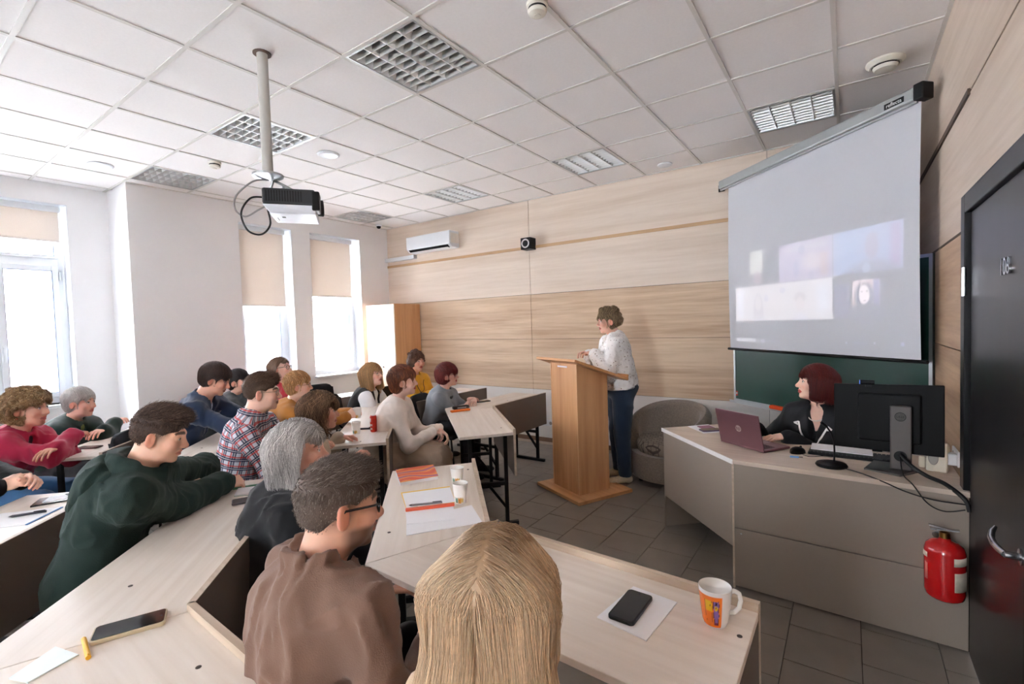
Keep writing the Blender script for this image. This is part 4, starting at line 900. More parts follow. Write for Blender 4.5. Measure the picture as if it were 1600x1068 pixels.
for i in range(21):
    for j in range(6):
        o = bpy.data.objects.new('key', km); COL.objects.link(o); o.parent = t; o.location = (-.20 + .02 * i, -.05 + .02 * j, .0155)
sheet('paper_stack', 'white papers on the black keyboard', 'paper', [(-.19, 3.36), (.11, 3.345), (.11, 3.50), (-.19, 3.50)], DZT + .0225, PAPER, .006)
sheet('paper_sheet', 'white sheet beside the laptop on the lecturer desk', 'paper', [(-1.02, 3.76), (-.86, 3.58), (-.74, 3.70), (-.90, 3.90)], DZT + .0004, PAPER, .002)
phone('dark phone on the white sheet behind the laptop lid', (-.835, 3.685), math.radians(40), .15, .075, .009, DZT + .0026, mat('purple_case', (70, 50, 84), .4))
sheet('notebook', 'mauve notebook on the white sheet behind the laptop', 'notebook', [(-.95, 3.77), (-.89, 3.70), (-.82, 3.77), (-.88, 3.84)], DZT + .0026, mat('mauve_cover', (150, 96, 120), .5), .006)
# monitor seen from behind
ma = math.radians(-3); mx_ = Vector((math.cos(ma), math.sin(ma), 0)); my_ = Vector((-mx_.y, mx_.x, 0)); mo = Vector((.168, 3.215, DZT))
t = thing('monitor', 'large black monitor seen from behind on the lecturer desk', 'monitor', tuple(mo), ma)
b = MB(); b.add([(-.238, .03, .085), (.228, .03, .085), (.228, .03, .452), (-.238, .03, .44), (-.238, .012, .085), (.228, .012, .085), (.228, .012, .452), (-.238, .012, .44)], [(0, 1, 2, 3), (4, 7, 6, 5), (0, 4, 5, 1), (1, 5, 6, 2), (2, 6, 7, 3), (3, 7, 4, 0)])
b.build('housing', mat('black_satin_housing', (4, 4, 6), .5, spec=.2), t, bevel=.004)
b = MB(); b.box(-.13, -.012, .14, .14, .012, .40); b.build('back_bulge', MATS['black_satin_housing'], t, bevel=.01)
MB().box(-.232, .0302, .092, .222, .0312, .434).build('display', mat('dark_display', (0, 0, 0)), t)
GUN = mat('gunmetal', (92, 88, 86), .38, .5)
b = MB(); b.box(.010, -.06, .012, .098, -.026, .345); st = b.build('stand', GUN, t, bevel=.006)
b = MB(); b.box(.02, -.03, .24, .088, -.008, .33); b.build('mount_block', BLACK, t)
b = MB(); b.prism([(-.10, -.10), (.05, -.15), (.13, -.02), (.03, .14), (-.06, .10)], 0, .010); b.build('foot_plate', GUN, t, bevel=.002)
b = MB(); b.lathe([(.020, .0), (.027, .0), (.027, .004), (.020, .004)], 28, (.052, -.060, .085), ax=(0, -1, 0)); b.lathe([(.0, .001), (.02, .001)], 28, (.052, -.060, .085), ax=(0, -1, 0)); b.build('cable_hole', BLACK, st, smooth=True)
b = MB(); b.lathe([(.0205, .0), (.0235, .0), (.0235, .0012), (.0205, .0012), (.0205, 0)], 36, (.052, -.060, .290), ax=(0, -1, 0)); b.build('logo_ring', BLACK, st)
lettering('DELL', .0155, (.052, -.0612, .290), (1, 0, 0), (0, 0, 1), BLACK, st, .0006, world=False)
t2 = thing('webcam', 'small black webcam with a blue lit ring clipped on the monitor', 'webcam', (.085, 3.222, DZT + .440))
MB().tube([(-.035, -.0, .016), (.028, .0, .016)], .0125, 14).build('body', BLACK, t2, smooth=True); MB().tube([(-.038, 0, .016), (-.034, 0, .016)], .0115, 14).build('ring', mat('blue_ring', (80, 130, 230), .3, emit=.25), t2)
MB().box(-.012, -.01, -.008, .016, .018, .006).build('clip', BLACK, t2)
cable('monitor_cable', 'thick black cable bundle running from the monitor stand to the wall', [(.215, 3.14, DZT + .10), (.255, 3.10, DZT + .055), (.31, 3.03, DZT + .03), (.37, 2.975, DZT + .016), (.43, 2.925, DZT - .03), (.445, 2.915, DZT - .08)], .010, BLACK)
cable('power_cable', 'thin black cable sagging over the front edge of the lecturer desk', [(-.02, 3.075, DZT + .006), (.05, 3.02, DZT + .006), (.14, 2.95, DZT - .005), (.22, 2.925, DZT - .03), (.32, 2.92, DZT - .05), (.43, 2.915, DZT - .05)], .0032, BLACK)
cable('power_cable', 'thin black cable hanging lowest under the monitor foot', [(.215, 3.135, DZT + .09), (.22, 3.05, DZT + .02), (.25, 2.95, DZT + .0), (.30, 2.92, DZT - .07), (.36, 2.915, DZT - .095), (.43, 2.915, DZT - .075)], .003, BLACK)
cable('mouse_cable', 'thin cable from the mouse to the keyboard', [(-.225, 3.27, DZT + .006), (-.19, 3.25, DZT + .004), (-.14, 3.29, DZT + .004), (-.10, 3.32, DZT + .006)], .0018, BLACK)
t = thing('desktop_speaker', 'beige desktop speaker beside the monitor', 'speaker', (.378, 3.285, DZT), math.radians(-14))
BEI = mat('beige_plastic', (222, 214, 196), .45)
m = MB(); n = 8; pr_ = [(-.045, 0), (.055, 0), (.055, .10), (.045, .125), (.02, .142), (-.01, .150), (-.038, .152)]
vs = [(-.042, y, z) for y, z in pr_] + [(.042, y, z) for y, z in pr_]; k = len(pr_)
m.add(vs, [tuple(range(k)), tuple(range(k, 2 * k))[::-1]] + [(i, k + i, k + (i + 1) % k, (i + 1) % k) for i in range(k)]); m.build('cabinet', BEI, t, bevel=.006, smooth=True)
m = MB(); m.lathe([(.0, .0), (.018, .001), (.020, .003), (.021, 0)], 24, (-.012, -.0455, .075), ax=(0, -1, 0)); m.v = [(x, y, .075 + (z - .075) * 1.9) for x, y, z in m.v]; m.build('grille', mat('grey_grille', (176, 172, 164), .7, bump=.6, bscale=900), t, smooth=True)
MB().box(-.02, -.0475, .126, .0, -.044, .131).build('badge', BLACK, t)
tag(MB().box(-.012, -.02, 0, .012, .02, .06).build('power_adapter', BEI, bevel=.004, loc=(.318, 3.33, DZT)), 'small beige adapter box behind the desktop speaker', 'adapter')

# ------------------------------------------------------------------ chairs
def make_chair():
    t = thing('chair', 'x', 'chair', (0, 0, 0), 0, 'black padded lecture chairs'); FAB = mat('black_fabric', (34, 36, 40), .9, bump=.3, bscale=300)
    MB().box(-.22, -.21, .42, .22, .22, .465).build('seat', FAB, t, bevel=.018)
    m = MB(); vs = []; fs = []; n = 12
    for i in range(n + 1):
        x = -.22 + .44 * i / n; y = -.235 - .03 * (1 - (2 * i / n - 1) ** 2); e = .02 * abs(2 * i / n - 1) ** 6
        for yy, z in ((y, .60 + e), (y - .028, .60 + e), (y - .055, .86 - e * 3), (y - .027, .86 - e * 3)): vs.append((x, yy, z))
    for i in range(n):
        for k in range(4): fs.append((i * 4 + k, i * 4 + (k + 1) % 4, (i + 1) * 4 + (k + 1) % 4, (i + 1) * 4 + k))
    fs += [(0, 1, 2, 3), (n * 4 + 3, n * 4 + 2, n * 4 + 1, n * 4)]
    m.add(vs, fs); m.build('backrest', FAB, t, bevel=.008)
    for sx in (-1, 1):
        for y0 in (.19, -.19):
            MB().tube([(sx * .19, y0 * .9, .425), (sx * .225, y0 * 1.15, 0)], .011, 8).build('leg', BLACKM, t, smooth=True)
        MB().tube([(sx * .16, -.20, .43), (sx * .16, -.255, .48), (sx * .16, -.275, .66)], .010, 8).build('back_post', BLACKM, t, smooth=True)
    return t
CHAIR0 = None
def chair(x, y, fx, fy, lab):
    global CHAIR0
    o = make_chair() if CHAIR0 is None else copy_tree(CHAIR0)
    CHAIR0 = CHAIR0 or o; o.location = (x, y, 0); o.rotation_euler = (0, 0, math.atan2(fy, fx) - PI / 2); o['label'] = lab; return o
def stool(x, y, lab):
    t = thing('stool', lab, 'stool', (x, y, 0), 0, 'backless stools in the near rows')
    MB().lathe([(0, .42), (.15, .42), (.17, .43), (.175, .45), (.16, .468), (0, .472)], 24).build('seat', MATS['black_fabric'], t, smooth=True)
    for k in range(4):
        a = PI / 4 + k * PI / 2; MB().tube([(.12 * math.cos(a), .12 * math.sin(a), .42), (.17 * math.cos(a), .17 * math.sin(a), 0)], .011, 8).build('leg', BLACKM, t, smooth=True)
    MB().tube([(.145 * math.cos(2 * PI * k / 20), .145 * math.sin(2 * PI * k / 20), .20) for k in range(20)], .008, 6, closed=True).build('foot_ring', BLACKM, t, smooth=True); return t
chair(-5.58, 3.72, 1, 0, 'empty black chair below the far windows')
# ================================================================== PEOPLE: implicit surfaces meshed with surface nets
nv = lambda *a: np.array(a, float)
def unit(v): v = np.asarray(v, float); return v / (np.linalg.norm(v) + 1e-12)
_RN = np.random.RandomState(5); _LAT = _RN.rand(32, 32, 32).astype(np.float32) * 2 - 1
def vnoise(p):
    q = np.floor(p).astype(int); f = (p - q).astype(np.float32); f = f * f * (3 - 2 * f); q = q & 31; r = (q + 1) & 31
    x0, y0, z0 = q[..., 0], q[..., 1], q[..., 2]; x1, y1, z1 = r[..., 0], r[..., 1], r[..., 2]; fx, fy, fz = f[..., 0], f[..., 1], f[..., 2]
    L = _LAT
    a = L[x0, y0, z0] * (1 - fx) + L[x1, y0, z0] * fx; b = L[x0, y1, z0] * (1 - fx) + L[x1, y1, z0] * fx
    c = L[x0, y0, z1] * (1 - fx) + L[x1, y0, z1] * fx; d = L[x0, y1, z1] * (1 - fx) + L[x1, y1, z1] * fx
    return (a * (1 - fy) + b * fy) * (1 - fz) + (c * (1 - fy) + d * fy) * fz

# primitives: ('c', a, b, ra, rb, k, flat) round cone; flat=(axis, stretch).  ('e', c, radii, R, k) ellipsoid (R columns = axes)
def cone(a, b, ra, rb=None, k=.03, flat=None): return ('c', np.asarray(a, float), np.asarray(b, float), ra, ra if rb is None else rb, k, flat)
def elli(c, r, R=None, k=.03): return ('e', np.asarray(c, float), np.asarray(r, float), np.eye(3) if R is None else np.asarray(R, float), k)
def prim_box(p, off):
    if p[0] == 'c':
        s = max(p[3], p[4]) * (p[6][1] if p[6] else 1) + off
        return np.minimum(p[1], p[2]) - s, np.maximum(p[1], p[2]) + s
    e = np.sqrt(((p[3] * p[2]) ** 2).sum(1)) + off; return p[1] - e, p[1] + e
def prim_d(p, X):
    if p[0] == 'c':
        a, b, ra, rb = p[1], p[2], p[3], p[4]
        if p[6] is not None:
            u, s = unit(p[6][0]), p[6][1]; pa = X - a; pa = pa - u * ((pa @ u) * (1 - 1 / s))[..., None]; ba = b - a; ba = ba - u * ((ba @ u) * (1 - 1 / s))
        else: pa = X - a; ba = b - a
        t = np.clip((pa @ ba) / max(ba @ ba, 1e-9), 0, 1); d = pa - t[..., None] * ba
        return np.sqrt((d * d).sum(-1)) - (ra + (rb - ra) * t)
    q = (X - p[1]) @ p[3]; r = p[2]; k0 = np.sqrt(((q / r) ** 2).sum(-1)); k1 = np.sqrt(((q / (r * r)) ** 2).sum(-1)) + 1e-9
    return k0 * (k0 - 1) / k1
class Field:
    def __init__(s, lo, hi, h):
        s.lo = np.asarray(lo, float); s.h = h; s.n = np.maximum(4, np.ceil((np.asarray(hi) - s.lo) / h).astype(int) + 1)
        s.v = np.full(s.n, .2, np.float32)
    def sl(s, lo, hi):
        a = np.clip(np.floor((lo - s.lo) / s.h).astype(int), 0, s.n - 1); b = np.clip(np.ceil((hi - s.lo) / s.h).astype(int) + 1, 1, s.n)
        return a, b
    def pts(s, a, b):
        g = np.meshgrid(*[s.lo[i] + s.h * np.arange(a[i], b[i]) for i in range(3)], indexing='ij'); return np.stack(g, -1)
    def put(s, p, off=0.0, sub=False, k=None):
        kk = p[-1] if p[0] == 'e' else p[5]
        kk = kk if k is None else k
        lo, hi = prim_box(p, max(off, 0) + kk + 2 * s.h); a, b = s.sl(lo, hi)
        if (b <= a).any(): return
        w = s.v[a[0]:b[0], a[1]:b[1], a[2]:b[2]]; d = prim_d(p, s.pts(a, b)) - off
        if sub: d = -d; h = np.maximum(kk - np.abs(w - d), 0) / max(kk, 1e-6); w[...] = np.maximum(w, d) + h * h * kk * .25
        else: h = np.maximum(kk - np.abs(w - d), 0) / max(kk, 1e-6); w[...] = np.minimum(w, d) - h * h * kk * .25
    def plane(s, o, n, keep_below=True):
        P_ = s.pts([0, 0, 0], s.n); d = (P_ - np.asarray(o)) @ unit(n); s.v = np.maximum(s.v, (d if keep_below else -d).astype(np.float32))
    def displace(s, fn, band=.05):
        m = np.abs(s.v) < band; ix = np.argwhere(m); P_ = s.lo + ix * s.h; s.v[m] += fn(P_).astype(np.float32)
    def nets(s):
        v = np.pad(s.v, 1, constant_values=.2); lo = s.lo - s.h; n = np.array(v.shape); ins = v < 0
        C = [(0, 0, 0), (1, 0, 0), (0, 1, 0), (1, 1, 0), (0, 0, 1), (1, 0, 1), (0, 1, 1), (1, 1, 1)]
        S8 = [ins[a:n[0] - 1 + a, b:n[1] - 1 + b, c:n[2] - 1 + c] for a, b, c in C]
        cnt = sum(x.astype(np.int8) for x in S8); act = (cnt > 0) & (cnt < 8); ix = np.argwhere(act)
        if len(ix) == 0: return np.zeros((0, 3)), np.zeros((0, 4), int)
        vals = np.stack([v[ix[:, 0] + a, ix[:, 1] + b, ix[:, 2] + c] for a, b, c in C], 1); Ca = np.array(C, float)
        acc = np.zeros((len(ix), 3)); num = np.zeros(len(ix))
        for i in range(8):
            for j in range(i + 1, 8):
                if abs(Ca[i] - Ca[j]).sum() != 1: continue
                cr = (vals[:, i] < 0) != (vals[:, j] < 0); t = np.where(cr, vals[:, i] / np.where(cr, vals[:, i] - vals[:, j], 1), 0)
                acc += cr[:, None] * (Ca[i] + t[:, None] * (Ca[j] - Ca[i])); num += cr
        V_ = lo + (ix + acc / num[:, None]) * s.h
        idm = np.full(act.shape, -1, np.int32); idm[act] = np.arange(len(ix)); Q = []
        for ax in range(3):
            o1, o2 = [(1, 2), (2, 0), (0, 1)][ax]
            a = [slice(1, -1)] * 3; b = [slice(1, -1)] * 3; a[ax] = slice(0, -1); b[ax] = slice(1, None)
            A_, B_ = ins[tuple(a)], ins[tuple(b)]; ch = np.argwhere(A_ != B_)
            base = ch.copy()
            for q in range(3):
                if q != ax: base[:, q] += 1
            e1 = np.zeros(3, int); e1[o1] = 1; e2 = np.zeros(3, int); e2[o2] = 1
            g = lambda w: idm[w[:, 0], w[:, 1], w[:, 2]]
            q = np.stack([g(base - e1 - e2), g(base - e2), g(base), g(base - e1)], 1)
            fl = A_[tuple(ch.T)]; q[~fl] = q[~fl][:, ::-1]; Q.append(q)
        Q = np.concatenate(Q); Q = Q[(Q >= 0).all(1)]; return V_, Q
    def sample(s, P_):
        g = (P_ - s.lo) / s.h; g = np.clip(g, 0, s.n - 1.001); q = g.astype(int); f = g - q; out = 0
        for a in (0, 1):
            for b in (0, 1):
                for c in (0, 1):
                    w = (f[:, 0] if a else 1 - f[:, 0]) * (f[:, 1] if b else 1 - f[:, 1]) * (f[:, 2] if c else 1 - f[:, 2])
                    out = out + w * s.v[q[:, 0] + a, q[:, 1] + b, q[:, 2] + c]
        return out
    def grad(s, P_):
        e = s.h; return np.stack([s.sample(P_ + d) - s.sample(P_ - d) for d in (nv(e, 0, 0), nv(0, e, 0), nv(0, 0, e))], 1)
def field_of(prims, h, off=0.0, pad=.03):
    bx = [prim_box(p, max(off, 0) + pad) for p in prims]; lo = np.min([b[0] for b in bx], 0); hi = np.max([b[1] for b in bx], 0)
    f = Field(lo, hi, h)
    for p in prims: f.put(p, off)
    return f

def frame(fx, fy, pitch=0.0, roll=0.0):
    f = unit(nv(fx, fy, 0)); r = nv(f[1], -f[0], 0); u = nv(0, 0, 1.0)
    p = math.radians(pitch); f, u = f * math.cos(p) + u * math.sin(p), u * math.cos(p) - f * math.sin(p)
    q = math.radians(roll); r, u = r * math.cos(q) + u * math.sin(q), u * math.cos(q) - r * math.sin(q)
    return np.stack([r, f, u], 1)
SKIN = mat('skin', (255, 255, 255), .48, attr='Col', var=.03, scale=40, sss=.12, spec=.35)
HAIRM = mat('hair', (255, 255, 255), .42, attr='Col', var=.10, scale=120, spec=.45)
HAIRM2 = mat('hair_matte', (255, 255, 255), .6, attr='Col', var=.12, scale=150, spec=.25)
EYEM = mat('eye', (255, 255, 255), .12, attr='Col', var=.0)
def cloth(name, c, rough=.85, var=.06, bump=.25, bscale=420, sheen=.2, scale=14): return mat(name, c, rough, 0, var, scale, bump, bscale, sheen=sheen)

def head_prims(fem, beard=0, sz=1.0):
    j = .92 if fem else 1.0
    L = [elli((0, -.016, .030), (.075, .094, .086), k=.02), elli((0, .024, -.022), (.063 * (.97 if fem else 1), .068, .088), k=.02),
         elli((0, .030, -.070), (.050 * j, .054, .042), k=.02), elli((0, .070, -.098), (.022 * j, .017, .014), k=.02)]
    for s in (-1, 1):
        L += [elli((s * .035, .066, -.026), (.026, .022, .024), k=.022), elli((s * .040, .02, -.075), (.018 * j, .035, .022), k=.02)]
        L += [cone((s * .012, .084, .024), (s * .044, .068, .022), .0105 if fem else .0125, .009, k=.014)]
        L += [elli((s * .014, .097, -.034), (.009, .011, .008), k=.008), elli((s * .0775, -.006, -.012), (.008, .017, .031), frame(-.25 * s, 1), k=.008), elli((s * .083, -.014, -.008), (.007, .010, .027), frame(-.5 * s, 1), k=.006)]
    L += [cone((0, .083, .018), (0, .106, -.026), .0085, .0115, k=.014), elli((0, .108, -.029), (.0115, .011, .010), k=.010),
          elli((0, .087, -.057), (.022, .013, .0065), k=.006), elli((0, .0855, -.070), (.019, .013, .0075), k=.007)]
    return L
def head_field(fem, h, beard, neck_to):
    L = head_prims(fem); L += [cone((0, -.022, -.05), neck_to, .052 if fem else .060, .056 if fem else .066, k=.03)]
    f = field_of(L, h, pad=.02)
    for s in (-1, 1):
        f.put(elli((s * .031, .098, .005), (.016, .016, .0105), k=.012), sub=True)
        f.put(elli((s * .086, .002, -.006), (.006, .009, .016), k=.006), sub=True)
        f.put(elli((s * .0065, .104, -.042), (.0035, .005, .004), k=.004), sub=True)
    f.put(cone((-.019, .094, -.0635), (.019, .094, -.0635), .0022, k=.004, flat=None), sub=True)
    for s in (-1, 1):
        f.put(elli((s * .031, .0775, .005), (.0155, .0135, .0125), k=.004))
    return f
def head_colors(P_, skin, lip, brow, fem, stubble=None, cap=None):
    c = np.tile(np.array(lin(skin)[:3]), (len(P_), 1)); x, y, z = P_[:, 0], P_[:, 1], P_[:, 2]
    def mixc(a, col): nonlocal c; a = np.clip(a, 0, 1)[:, None]; c = c * (1 - a) + a * np.array(lin(col)[:3])
    red = tuple(min(255, int(v * k)) for v, k in zip(skin, (1.0, .82, .78)))
    for s in (-1, 1): mixc(.55 * np.exp(-(((x - s * .042) / .02) ** 2 + ((z + .03) / .018) ** 2)) * (y > .03), red)
    mixc(.6 * np.exp(-(((x) / .014) ** 2 + ((z + .03) / .012) ** 2)) * (y > .09), red); mixc(.6 * (np.abs(x) > .077) * (np.abs(z) < .05) * (np.abs(y) < .03), red)
    if stubble: mixc(.75 * np.clip((-.040 - z) / .014, 0, 1) * np.clip((y - (-.01)) / .03, 0, 1) * (z > -.125) * (1 - np.exp(-((x / .022) ** 2 + ((z + .063) / .011) ** 2)) * (y > .07)), stubble)
    mixc((((x / .0235) ** 2 + ((z + .0635) / .0135) ** 2) < 1) * (y > .078) * .9, lip); mixc(np.exp(-((x / .021) ** 2 + ((z + .0635) / .0022) ** 2)) * (y > .075) * .8, (90, 40, 40))
    for s in (-1, 1):
        u = (x * s - .031) / .021; mixc((np.abs(u) < 1) * (np.abs(z - (.0255 + .004 * (1 - u * u) - .002 * u)) < (.0035 if fem else .0048) * (1.15 - .3 * u)) * (y > .05) * .85, brow)
        ex_ = (x - s * .031) / .0125; ez = (z - .005) / .0062
        if fem: mixc((np.abs(ex_) < 1.1) * (np.abs(z - .0115 + .003 * ex_ ** 2) < .0022) * (y > .07) * .7, (50, 34, 30))
        mixc(((ex_ ** 2 + ez ** 2) < 1) * (y > .07), (226, 220, 214)); mixc((((x - s * .031) / .0058) ** 2 + ((z - .005) / .0058) ** 2 < 1) * (y > .07), (64, 54, 48))
    if cap is not None: mixc(cap[0](x, y, z) * (np.abs(x) < .0745), cap[1])
    return c

def make_hair(style, h, rs):
    """returns the hair volume as a Field in head coordinates"""
    def shell(t, ty=None, tz=None): return elli((0, -.014, .032), (.075 + t, .096 + (ty or t), .087 + (tz or t)), k=.02)
    st = style['kind']; L = []; t = style.get('t', .012)
    if st == 'short': L = [shell(t), elli((0, -.05, -.03), (.066, .055, .06), k=.03)]
    elif st == 'crop': L = [shell(.0025), elli((0, -.004, .066), (.066, .086, .056 + t), k=.03), elli((0, .050, .090), (.052, .038, .022 + t * .6), k=.02), elli((0, -.055, -.02), (.056, .046, .05), k=.03)]
    elif st in ('bob', 'long', 'shag', 'bun'):
        d = style.get('drop', .10)
        L = [shell(t)]
        for s in (-1, 1): L += [cone((s * .075, -.005, .03), (s * (.078 + .4 * t), .004 + style.get('fwd', 0), .0 - d), .022 + t, .018 + t * .6, k=.03, flat=((0, 1, 0), 1.9))]
        L += [cone((0, -.075, .03), (0, -.085, -.02 - d), .035 + t, .030 + t * .5, k=.04, flat=((1, 0, 0), 2.1))]
        if st == 'long':
            Ld = style['len']; pw = style.get('w', 2.7)
            L += [cone((0, -.085, -.02 - d), (0, -.11, -.20), .034, .036, k=.05, flat=((1, 0, 0), pw)), cone((0, -.11, -.20), (0, -.125 - style.get('back', 0), -Ld), .036, .030, k=.05, flat=((1, 0, 0), pw * 1.05))]
    elif st == 'curly': L = [shell(t), elli((0, -.045, -.02), (.085 + t * .6, .07 + t * .5, .07 + t), k=.03)]
    for e in style.get('extra', []): L.append(e)
    if st == 'curly' or style.get('bumps'):
        nb = style.get('bumps', 150); base = L[:]
        for i in range(nb):
            v = unit(rs.randn(3)); p = base[rs.randint(len(base))]
            if p[0] != 'e': continue
            q = p[1] + v * p[2] * rs.uniform(.92, 1.03); r = rs.uniform(.010, .019) * style.get('bs', 1.0); L.append(elli(q, (r, r, r), k=.008))
    f = field_of(L, h, pad=.02)
    # cut the face, the ears and the nape
    fz = style.get('fringe', .066); fw = style.get('fw', .060)
    f.put(elli((0, .13, fz - .115), (fw, .10, .115), k=.014), sub=True)
    f.put(elli((0, .10, fz - .135), (fw + .004, .062, .12), k=.012), sub=True)
    f.put(cone((0, .07, -.10), (0, .06, -.19), .064, .066, k=.01), sub=True)
    if st in ('short', 'crop') or style.get('ears'):
        for s in (-1, 1): f.put(elli((s * .088, .012, -.022), (.034, .030, .046), frame(-.2 * s, 1), k=.012), sub=True); f.put(elli((s * .07, .062, -.025), (.04, .034, .06), k=.01), sub=True)
    if style.get('open'):
        for s in (-1, 1): f.put(elli((s * .076, .090, -.045), (.052, style['open'] + .01, .135), k=.03), sub=True)
    if st in ('short', 'crop', 'curly'): f.plane((0, -.07, style.get('nape', -.075)), (0, -.35, -1))
    if 'cuts' in style:
        for c_ in style['cuts']: f.put(c_, sub=True)
    return f
def grow(f, style, hV, n, length, seg, width, rs, base_col, var, scale=1.0, tint=None):
    """thin tapered strands that follow the surface of the hair volume"""
    kind = style['kind']; n = min(n, 12000); idx = rs.randint(0, len(hV), n); P_ = hV[idx] + rs.randn(n, 3) * .002
    if kind in ('long', 'bob', 'shag', 'bun'):      # root most strands high on the head
        w = np.clip((hV[:, 2] + (.02 if kind != 'long' else .12)) * 8, .12, 1.3) ** 1.3; idx = rs.choice(len(hV), n, p=w / w.sum()); P_ = hV[idx] + rs.randn(n, 3) * .002
    Ls = length * rs.uniform(.55, 1.15, n)
    if kind == 'crop': Ls = Ls * np.clip((P_[:, 2] - style.get('fz', .035)) / .045, .16, 1)
    pts = [P_]; ph = rs.uniform(0, 6.28, n); am = rs.uniform(.3, 1, n)
    for k in range(seg):
        g = f.grad(P_); gn = g / (np.linalg.norm(g, axis=1, keepdims=True) + 1e-9); x, y, z = P_.T
        if kind == 'curly': d = np.stack([np.sin(ph + k * 1.3 + x * 60), np.cos(ph * 1.7 + k * 1.1), np.sin(ph * 2.3 + k) - .35], 1)
        elif kind == 'crop': d = np.stack([x * 2, np.where(z > .06, .8, -.2), np.where(z > .07, .25, -1.0)], 1) + rs.randn(n, 3) * .25 + gn * style.get('lift', .6)
        elif kind == 'short': d = np.stack([x * 7 + style.get('side', 0.0) * (z > .05), np.where(z > .06, .5 + y * 3, -.25), np.where(z > .085, -.15, -1.0)], 1) + rs.randn(n, 3) * .16 + gn * style.get('lift', .12)
        else:
            part = style.get('part', 0.0); sx = np.sign(x - part + 1e-4)
            top = np.clip((z - .05) / .06, 0, 1); d = np.stack([sx * (top * 1.0 + .10 * (1 - top)), -.25 * top + style.get('sweep', 0) * top, -np.clip(1.2 - 1.0 * top, .25, 1.2)], 1)
            wv = style.get('wave', .12); d[:, 0] += wv * np.sin(ph + k * .9) * am; d[:, 1] += wv * np.cos(ph + k * .8) * am
        d -= gn * (d * gn).sum(1, keepdims=True) * (.0 if kind in ('crop',) else .85); d /= np.linalg.norm(d, axis=1, keepdims=True) + 1e-9
        P_ = P_ + d * (Ls / seg)[:, None]
        if kind not in ('crop',):
            s_ = f.sample(P_); g = f.grad(P_); gn = g / (np.linalg.norm(g, axis=1, keepdims=True) + 1e-9); tgt = .0015 + .004 * am * style.get('fly', 1.0)
            P_ = P_ + gn * np.clip(tgt - s_, -.012, .008)[:, None]
        pts.append(P_)
    pts = np.stack(pts, 1); T = np.gradient(pts, axis=1); T /= np.linalg.norm(T, axis=2, keepdims=True) + 1e-9
    ref = unit(rs.randn(3)); A_ = np.cross(T, ref); A_ /= np.linalg.norm(A_, axis=2, keepdims=True) + 1e-9; B_ = np.cross(T, A_)
    wd = width * np.linspace(1, .25, seg + 1)[None, :, None] * rs.uniform(.6, 1.2, (n, 1, 1))
    ring_ = np.stack([pts + (A_ * math.cos(a) + B_ * math.sin(a)) * wd for a in (0, 2.094, 4.189)], 2)      # n, seg+1, 3, xyz
    V_ = ring_.reshape(-1, 3); base = (np.arange(n) * (seg + 1) * 3)[:, None, None] + (np.arange(seg) * 3)[None, :, None]; k = np.arange(3)[None, None, :]; k2 = (k + 1) % 3
    Q = np.stack([base + k, base + k2, base + 3 + k2, base + 3 + k], -1).reshape(-1, 4)
    cv = np.array(lin(base_col)[:3])[None] * np.exp(rs.randn(n, 1) * var)
    if tint is not None:
        m = rs.rand(n) < tint[1]; cv[m] = np.array(lin(tint[0])[:3]) * np.exp(rs.randn(m.sum(), 1) * var)
    return V_, Q, np.repeat(cv, (seg + 1) * 3, axis=0)

def hand_mesh(wrist, fdir, back, side, curl, h, skin, spread=.5, nails=None, thumb=.5, s=1.0):
    """side=+1: thumb on the +Y side of the hand frame (X fingers, Z back of the hand)"""
    X = unit(fdir); Z = np.asarray(back, float); Z = unit(Z - X * (Z @ X)); Y = np.cross(Z, X) * side
    R_ = np.stack([X, Y, Z], 1); L = [elli((.048, .002, 0), (.050, .037, .0145), k=.012), cone((-.018, 0, 0), (.015, 0, 0), .0225, .023, k=.012, flat=((0, 1, 0), 1.2)), elli((.03, .022, -.006), (.032, .018, .014), k=.012)]
    tips = []
    lens = [(.041, .025, .020), (.045, .029, .021), (.042, .026, .021), (.033, .020, .018)]
    for i in range(4):
        y = .0285 - .0190 * i; a = (.10 - .075 * i) * spread * 1.6; p = nv(.088 - .004 * abs(i - 1), y, .002); c_ = curl if np.isscalar(curl) else curl[i]; ang = 0.0; r = .0087 - .0006 * (i == 3)
        for j, l in enumerate(lens[i]):
            ang += c_ * (1.0, 1.25, .8)[j]; d = nv(math.cos(ang) * math.cos(a), math.sin(a) * math.cos(ang), -math.sin(ang)); q = p + d * l
            L.append(cone(p, q, r, r * .90, k=.004)); p = q; r *= .90
        tips.append((p, d, r))
    p = nv(.022, .030, -.006); d0 = unit(nv(.75, .62 - .35 * thumb, -.25 - .4 * thumb)); q = p + d0 * .038; L.append(cone(p, q, .0125, .0105, k=.010)); d1 = unit(d0 + nv(.25, -.35 * thumb - .1, -.1)); q2 = q + d1 * .029; L.append(cone(q, q2, .0105, .0080, k=.004)); tips.append((q2, d1, .008))
    f = field_of(L, h, pad=.012); V_, Q = f.nets()
    c = np.tile(np.array(lin(skin)[:3]), (len(V_), 1)); rr = np.array(lin((skin[0], int(skin[1] * .80), int(skin[2] * .76)))[:3])
    for tp, td, tr in tips:
        w = np.exp(-((V_ - tp) ** 2).sum(1) / .012 ** 2)[:, None] * .6; c = c * (1 - w) + w * rr
        if nails is not None:
            nn_ = nv(0, 0, 1) - td * td[2]; m = (((V_ - (tp + td * .002 + unit(nn_) * tr * .8)) ** 2).sum(1) < (.0075) ** 2); c[m] = np.array(lin(nails)[:3])
    if side < 0: Q = Q[:, ::-1]
    return (V_ * s) @ R_.T + np.asarray(wrist), Q, c

